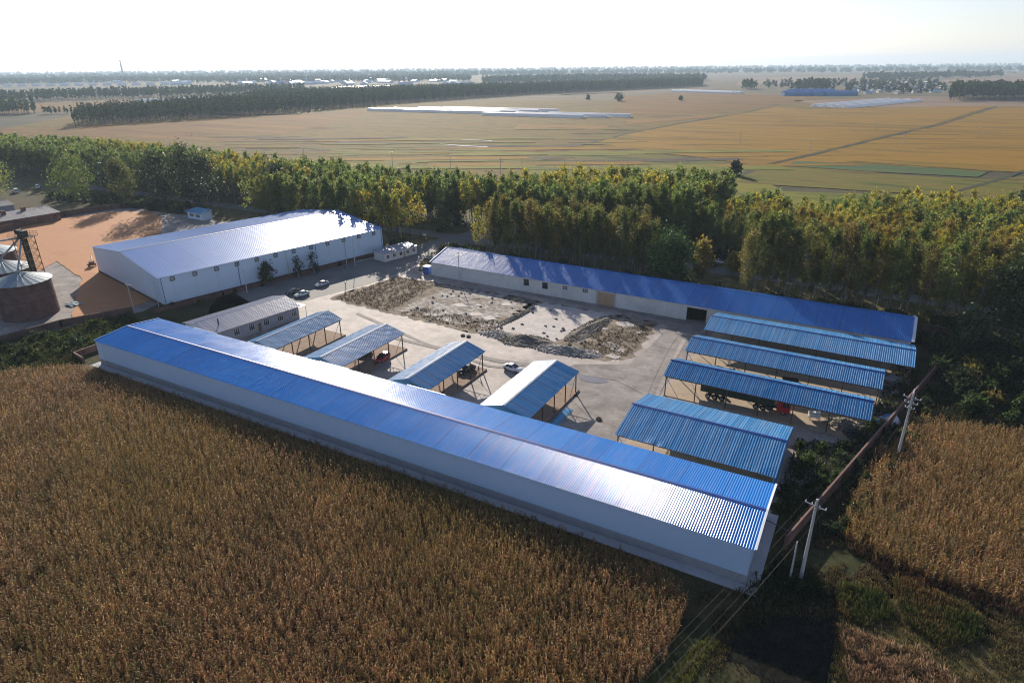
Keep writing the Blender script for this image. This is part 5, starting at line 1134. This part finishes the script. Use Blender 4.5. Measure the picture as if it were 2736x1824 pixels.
tufts('weeds', 'thin dark grass in the shade of the front shed gable at the bottom', [[G(1660, 1400)[:2], G(1900, 1400)[:2], G(1930, 1640)[:2], G(1600, 1640)[:2]]], 4, .3, 49, [(.02, .024, .012), (.04, .045, .02), (.06, .055, .03)], 7, .035, .25, .7)
tufts('weeds', 'brown stalks and weeds growing over the dirt plot', [[(-130, 125.5), (-126.5, 150), (-112, 150), (-109, 124.5)], [(-56, 140), (-54, 124), (-43, 127), (-44, 149)], [(-106, 125), (-84, 124), (-79, 128), (-84, 132), (-104, 131)]], 4.5, .35, 50, [(.06, .05, .025), (.13, .10, .05), (.19, .14, .08), (.09, .08, .03)], 7, .04, .3, .7, 'weeds', .25)
tufts('weeds', 'weeds on the shaded strip along the barn and on the verges by the entrance', [[(-163, 95), (-159.5, 118), (-151, 160), (-155, 166), (-165, 99)], [(-135, 176), (-119, 177), (-118, 193), (-130, 194)]], 2, .45, 51, WG, 8, .07, .35, .6)
tufts('grass', 'yellow green grass bank at the far corner of the maize floor', [[G(205, 470)[:2], G(285, 448)[:2], G(300, 462)[:2], G(230, 478)[:2]]], 1.3, 1.1, 52, [(.13, .14, .02), (.22, .20, .03)], 9, .12, .4, .5, 'grass')
tufts('dry_grass', 'pale trampled grass along the track below the right hand maize', [[(3.8, 74), (7, 81), (24, 79.5), (50, 73), (50, 67), (24, 73), (12, 76)]], 16, .3, 53, [(.10, .085, .04), (.20, .16, .085), (.27, .21, .12), (.14, .11, .06)], 8, .03, .25, .9, 'grass', .05)
tufts('dry_stalks', 'broken brown stalks at the ragged lower edge of the right hand maize', [[(3.5, 88), (4.2, 82), (8.5, 80.2), (24, 78.8), (50, 72.5), (50, 76), (24, 81.5), (9, 83), (6, 89)]], 5, .9, 54, [(.07, .045, .025), (.16, .10, .05), (.22, .15, .08)], 9, .045, .3, .7, 'crop')
tufts('weeds', 'mixed low weeds around the damp shaded ground and the pole foot', [[G(1640, 1400)[:2], G(1760, 1385)[:2], G(1850, 1330)[:2], G(1940, 1290)[:2], G(1960, 1400)[:2], G(1945, 1640)[:2], G(1915, 1640)[:2], G(1915, 1425)[:2], G(1790, 1415)[:2], G(1690, 1450)[:2], G(1660, 1530)[:2], G(1620, 1560)[:2]]], 9, .4, 55, [(0.034, 0.041, 0.016), (0.081, 0.084, 0.030), (0.135, 0.115, 0.047), (0.189, 0.155, 0.074)], 9, .045, .3, .6)
# ------------------------------------------------------------------ the far plain
FARL = leaf_mat('far_leaves', .25, 0); set_spec([x for x in FARL.node_tree.nodes if x.type == 'BSDF_PRINCIPLED'][0], .0)
def far_wood(label, poly, sp, H, quad, nq, seed, pal=PAL_D, trunk=True, name='far_wood', wid=.16, jit=.45):
    g = np.random.default_rng(seed); P = scatter(poly, sp, jit, seed); P = P[in_view(np.c_[P, np.full(len(P), 5.)], .1)]; n = len(P)
    h = H*g.uniform(.75, 1.15, n); t = g.beta(1.3, 1.2, (n, nq)); r = wid*h[:, None]*(1-.75*np.abs(t-.3))*np.sqrt(g.random((n, nq))); a = g.uniform(0, 6.28, (n, nq))
    c = np.stack([P[:, None, 0]+r*np.cos(a), P[:, None, 1]+r*np.sin(a), h[:, None]*(.28+.72*t)], -1).reshape(-1, 3)
    sz = quad*g.uniform(.6, 1.3, len(c)); V = quads_at(c, sz, sz*.75, g)
    pal = np.array(pal); i = g.integers(0, len(pal), n); col = np.repeat(pal[i], nq, 0)*g.uniform(.7, 1.3, (len(c), 1))
    if trunk:
        w = .022*H; B = np.array([[-w/2, 0, 0], [w/2, 0, 0], [w/3, 0, H*.5], [-w/3, 0, H*.5]]); a = math.pi*.17
        for ang in (YAW, YAW+1.57):
            Bq = np.stack([B[:, 0]*math.cos(ang), B[:, 0]*math.sin(ang), B[:, 2]], -1); T = P[:, None, :]; T = np.concatenate([T, np.zeros((n, 1, 1))], -1)+Bq[None]; V = np.concatenate([V, T]); col = np.concatenate([col, np.full((n, 3), .07)])
    tag(link(name, quads_mesh(name, V, FARL, col)), label, 'wood', None, 'stuff')
far_wood('long belt of tall slender trees running across the plain beyond the stubble', [p[:2] for p in GP((168, 292), (560, 268), (850, 244), (900, 239), (1230, 217), (1615, 199), (1610, 193), (1200, 207), (900, 216), (620, 226), (560, 240), (195, 276))], 7, 20, 1.15, 36, 61, PAL_D, wid=.12)
far_wood('grey green tree belt farther left across the plain', [p[:2] for p in GP((-20, 240), (180, 231), (480, 223), (700, 212), (700, 207), (480, 214), (180, 222), (-20, 231))], 15, 20, 3, 12, 62)
far_wood('loose clumps of trees at the left edge above the plantation', [p[:2] for p in GP((-20, 268), (80, 262), (85, 258), (-20, 260))], 8, 20, 1.7, 22, 63)
far_wood('small line of bushes right of the left clump', [p[:2] for p in GP((100, 265), (170, 262), (172, 260), (100, 262))], 9, 11, 1.5, 18, 64)
far_wood('dense dark wood at the right edge of the photo', [p[:2] for p in GP((2178, 233), (2230, 230), (2420, 234), (2420, 222), (2240, 221), (2185, 224))], 9, 26, 2.4, 26, 65, PAL_D, wid=.2)
far_wood('grove beside the blue roofed sheds in the distance', [p[:2] for p in GP((1825, 211), (1905, 210), (1905, 206), (1830, 206))], 13, 24, 3.5, 14, 66, wid=.22)
far_wood('grove left of the distant village', [p[:2] for p in GP((1705, 207), (1735, 206), (1735, 203), (1705, 203))], 13, 21, 3.5, 14, 67, wid=.22)
far_wood('scattered trees between the houses of the distant village', [p[:2] for p in GP((1740, 203), (1930, 212), (2080, 219), (2180, 212), (2150, 192), (1950, 187), (1760, 193))], 42, 14, 4, 10, 68, PAL_W, False, wid=.25)
far_wood('long wood on the plain behind the tree belt, centre', [p[:2] for p in GP((1105, 194), (1400, 188), (1620, 188), (1620, 181), (1350, 180), (1110, 186))], 26, 20, 6.5, 8, 69, trunk=False, wid=.3)
far_wood('long wood on the plain behind the village', [p[:2] for p in GP((1980, 185), (2110, 184), (2300, 177), (2300, 174), (2110, 178), (1990, 180))], 30, 22, 7, 8, 70, trunk=False, wid=.3)
far_wood('wood on the left of the far plain around the white roofs', [p[:2] for p in GP((-40, 196), (420, 188), (420, 182), (-40, 188))], 40, 20, 8, 6, 71, trunk=False, wid=.35)
far_wood('wood around the white roofs in the middle of the far plain', [p[:2] for p in GP((420, 192), (1080, 188), (1080, 178), (420, 181))], 46, 18, 8, 6, 72, PAL_W, False, wid=.35)
def HZ(x, dy): return G(x, 151.2+(1176-x)*.00915+dy)
for k, (x0, x1, y0, y1, sp) in enumerate([(-40, 1300, 22, 18.5, 75), (900, 2400, 22, 19, 80), (-40, 1200, 16.5, 14.5, 100), (1200, 2400, 16, 14, 110), (-40, 2400, 11.5, 9, 200)]):
    far_wood('hazy wood near the horizon, band %s' % ['over the left half', 'over the right half', 'farther over the left half', 'farther over the right half', 'along the whole skyline'][k], [p[:2] for p in (HZ(x0, y0), HZ(x1, y0), HZ(x1, y1), HZ(x0, y1))], sp*1.25, 19, 17 if sp < 150 else 26, 5, 73+k, PAL_D, False, wid=.6)
for k, (x, y) in enumerate([(1421, 233), (1350, 229), (1563, 231), (1688, 404)]):
    one(['lone tree in the stubble right of the tree belt', 'lone small bush beside the white tunnels', 'small bush near the far tunnels', 'dark bush beside the ditch at the plantation edge', 'bush in the middle of the brown fields', 'second bush in the middle of the brown fields', 'bush left of the lone tree in the stubble', 'bush before the tree belt on the left', 'tiny bush in the stubble right of the lone tree'][k], G(x, y), [13, 7, 7, 8, 6, 5, 7, 7, 6][k], [7, 4, 4, 3, 3.5, 3, 4, 4, 4][k], 420, PAL_D, 300+k, .3, 'lone_bush', None, 1.1)
shrubs('dark tree in the hedgerow running to the right edge of the fields', [(57+k*3.4+gr.uniform(-1, 1), 372+k*11+gr.uniform(-2, 2)) for k in range(9)], 2.2, 3.2, [0], 'hedgerow at the right edge')
# plastic tunnels
M_POLY, _nt, _b = newmat('plastic_film'); _t = _n(_nt, 'ShaderNodeBsdfTranslucent'); _t.inputs['Color'].default_value = (.9, .92, .94, 1); _m = _n(_nt, 'ShaderNodeMixShader'); _m.inputs[0].default_value = .4; _nt.links.new(_b.outputs[0], _m.inputs[1]); _nt.links.new(_t.outputs[0], _m.inputs[2]); _nt.links.new(_m.outputs[0], [x for x in _nt.nodes if x.type == 'OUTPUT_MATERIAL'][0].inputs[0]); _b.inputs['Base Color'].default_value = (.88, .90, .92, 1); _b.inputs['Roughness'].default_value = .38; _b.inputs['IOR'].default_value = 2.0; set_spec(_b, 1.0)
def tunnel(label, a, c, r, h, group):
    a, c = Vector(a[:2]), Vector(c[:2]); L_ = (c-a).length; t = thing('plastic_tunnel', label, 'greenhouse', (a.x, a.y, 0), math.atan2((c-a).y, (c-a).x), group)
    n, m = 10, max(4, int(L_/12)); b = MB(); vs = []; rr = random.Random(int(L_*7+a.x))
    for i in range(m+1):
        for k in range(n+1):
            an = math.pi*k/n; q = 1+rr.uniform(-.02, .02); vs.append((L_*i/m, -r*math.cos(an)*q, h*math.sin(an)*q))
    b.add(vs, [(i*(n+1)+k, i*(n+1)+k+1, (i+1)*(n+1)+k+1, (i+1)*(n+1)+k) for i in range(m) for k in range(n)]); b.build('plastic_cover', M_POLY, t)
    for x in (0, L_):
        b = MB(); b.add([(x, -r*math.cos(math.pi*k/n), h*math.sin(math.pi*k/n)) for k in range(n+1)], [tuple(range(n+1))]); b.build('end_wall', M_POLY, t)
def rowset(x0, y0, x1, y1, n, off, r, h, label, group, skew=0):
    a, c = G(x0, y0), G(x1, y1); d = (c-a).normalized(); nn = Vector((-d.y, d.x, 0))
    for k in range(n): tunnel(label, a+nn*off*k+d*skew*k, c+nn*off*k+d*skew*k*.6, r, h, group)
rowset(1110, 265, 1340, 272, 3, 17, 6, 4.5, 'long white plastic tunnel of the glinting row in the middle of the plain', 'white tunnels in the middle of the plain', 40)
rowset(848, 255, 1150, 263, 4, 22, 6, 4.5, 'long white plastic tunnel at the left end of the glinting row in the plain', 'white tunnels, left part', 30)
rowset(1868, 246, 2040, 231, 4, -16, 5.5, 4.2, 'pale plastic tunnel of the slanting set before the village', 'slanting tunnels on the right')
rowset(1545, 211, 1685, 216, 2, 26, 7, 5, 'far white plastic tunnel right of the tree belt', 'far tunnels')
rowset(318, 236, 400, 233, 2, 40, 8, 5, 'far white plastic tunnel among the brown fields on the left', 'far tunnels on the left'); rowset(410, 231, 512, 229, 2, 40, 8, 5, 'far white plastic tunnel before the left tree belt', 'far tunnels before the left belt')
rowset(812, 207, 892, 202, 3, 40, 12, 7, 'bright far plastic tunnel above the tree belt', 'bright far tunnels')
def hall(name, label, p, L_, W_, h, rz, wm, rm, group, cat):
    b = MB(); b.box(0, L_, 0, W_, 0, h, 0); b.add([(-.6, -.6, h), (L_+.6, -.6, h), (L_+.6, W_/2, h+W_*.22), (-.6, W_/2, h+W_*.22), (-.6, W_+.6, h), (L_+.6, W_+.6, h)], [(0, 1, 2, 3), (3, 2, 5, 4)], 1); b.add([(0, 0, h), (0, W_, h), (0, W_/2, h+W_*.2), (L_, 0, h), (L_, W_, h), (L_, W_/2, h+W_*.2)], [(0, 2, 1), (3, 4, 5)], 0)
    o = b.build(name, [wm, rm]); o.location = (p[0], p[1], .1); o.rotation_euler = (0, 0, rz); return tag(o, label, cat, group)
M_BRIGHT = mat('bright_sheet', [(.62, .64, .66), (.72, .74, .75)], .1, .3, spec=.8)
for k in range(13): hall('far_hall', 'white hall in the regular far row at the left', G(6+k*33, 199.5-k*.3), 27, 20, 6, YAW+.15, M_BRIGHT, M_BRIGHT, 'row of white halls at the far left', 'hall')
g5 = random.Random(5)
for k in range(70):
    x = g5.choice([g5.uniform(380, 760), g5.uniform(600, 1060), g5.uniform(40, 500)]); y = g5.uniform(183, 198) if x > 350 else g5.uniform(184, 193)
    hall('far_hall', 'small pale hall glinting on the far plain left of centre', G(x, y), g5.uniform(25, 90), g5.uniform(14, 28), g5.uniform(5, 9), g5.uniform(0, 3.1), W_PANEL, g5.choice([M_BRIGHT, M_BRIGHT, P_GREY, P_FADE2]), 'pale halls on the far plain', 'hall')
for k, (x, y) in enumerate([(1802, 221), (1838, 221), (1868, 221), (1898, 221), (1815, 216), (1850, 216)]):
    hall('blue_hall', 'long blue roofed hall in the distant row before the village', G(x, y), 62, 16, 6, YAW+.02, P_FADE, P_DEEP, 'blue halls before the village', 'hall')
M_TILE = mat('roof_tile', [(.14, .09, .075), (.20, .13, .11)], .3, .8); M_TILE2 = mat('roof_grey_tile', [(.14, .14, .15), (.20, .20, .21)], .3, .8)
for k in range(95):
    x = g5.uniform(1925, 2190); y = g5.uniform(191, 217)-max(0, (1990-x))*.02
    if g5.random() < .2: x = g5.uniform(2200, 2352); y = g5.uniform(164, 172)
    hall('village_house', 'small house among the roofs of the distant village on the right' if x < 2195 else 'tiny house of the far hamlet near the right skyline', G(x, y), g5.uniform(11, 20), g5.uniform(8, 10), g5.uniform(3.5, 5), g5.choice([YAW, YAW+1.57])+g5.uniform(-.15, .15), g5.choice([W_PANEL, W_PLASTER, W_PLASTER, W_BRICK]), g5.choice([M_TILE, M_TILE2, M_TILE2, M_BRIGHT, P_DEEP]), 'houses of the distant village' if x < 2195 else 'houses of the far hamlet', 'house')
ch = thing('tall_chimney', 'very tall thin chimney rising above the hazy skyline on the left', 'chimney', (*G(285, 183)[:2], 0), 0)
hgt = 115; b = MB(); b.lathe([(6, 0), (4.6, hgt*.5), (3.6, hgt-3), (4.2, hgt-2.5), (4.2, hgt), (2.8, hgt), (2.8, hgt-6)], 18); b.build('stack', M_CONCP, ch)
for z in (hgt*.55, hgt*.78): b = MB(); r_ = 4.6-(z-hgt*.5)/(hgt*.5)*1.0+.1; b.lathe([(r_, z), (r_+.8, z+.1), (r_+.8, z+1.2), (r_, z+1.3)], 18); b.build('gallery', S_GREY, ch)
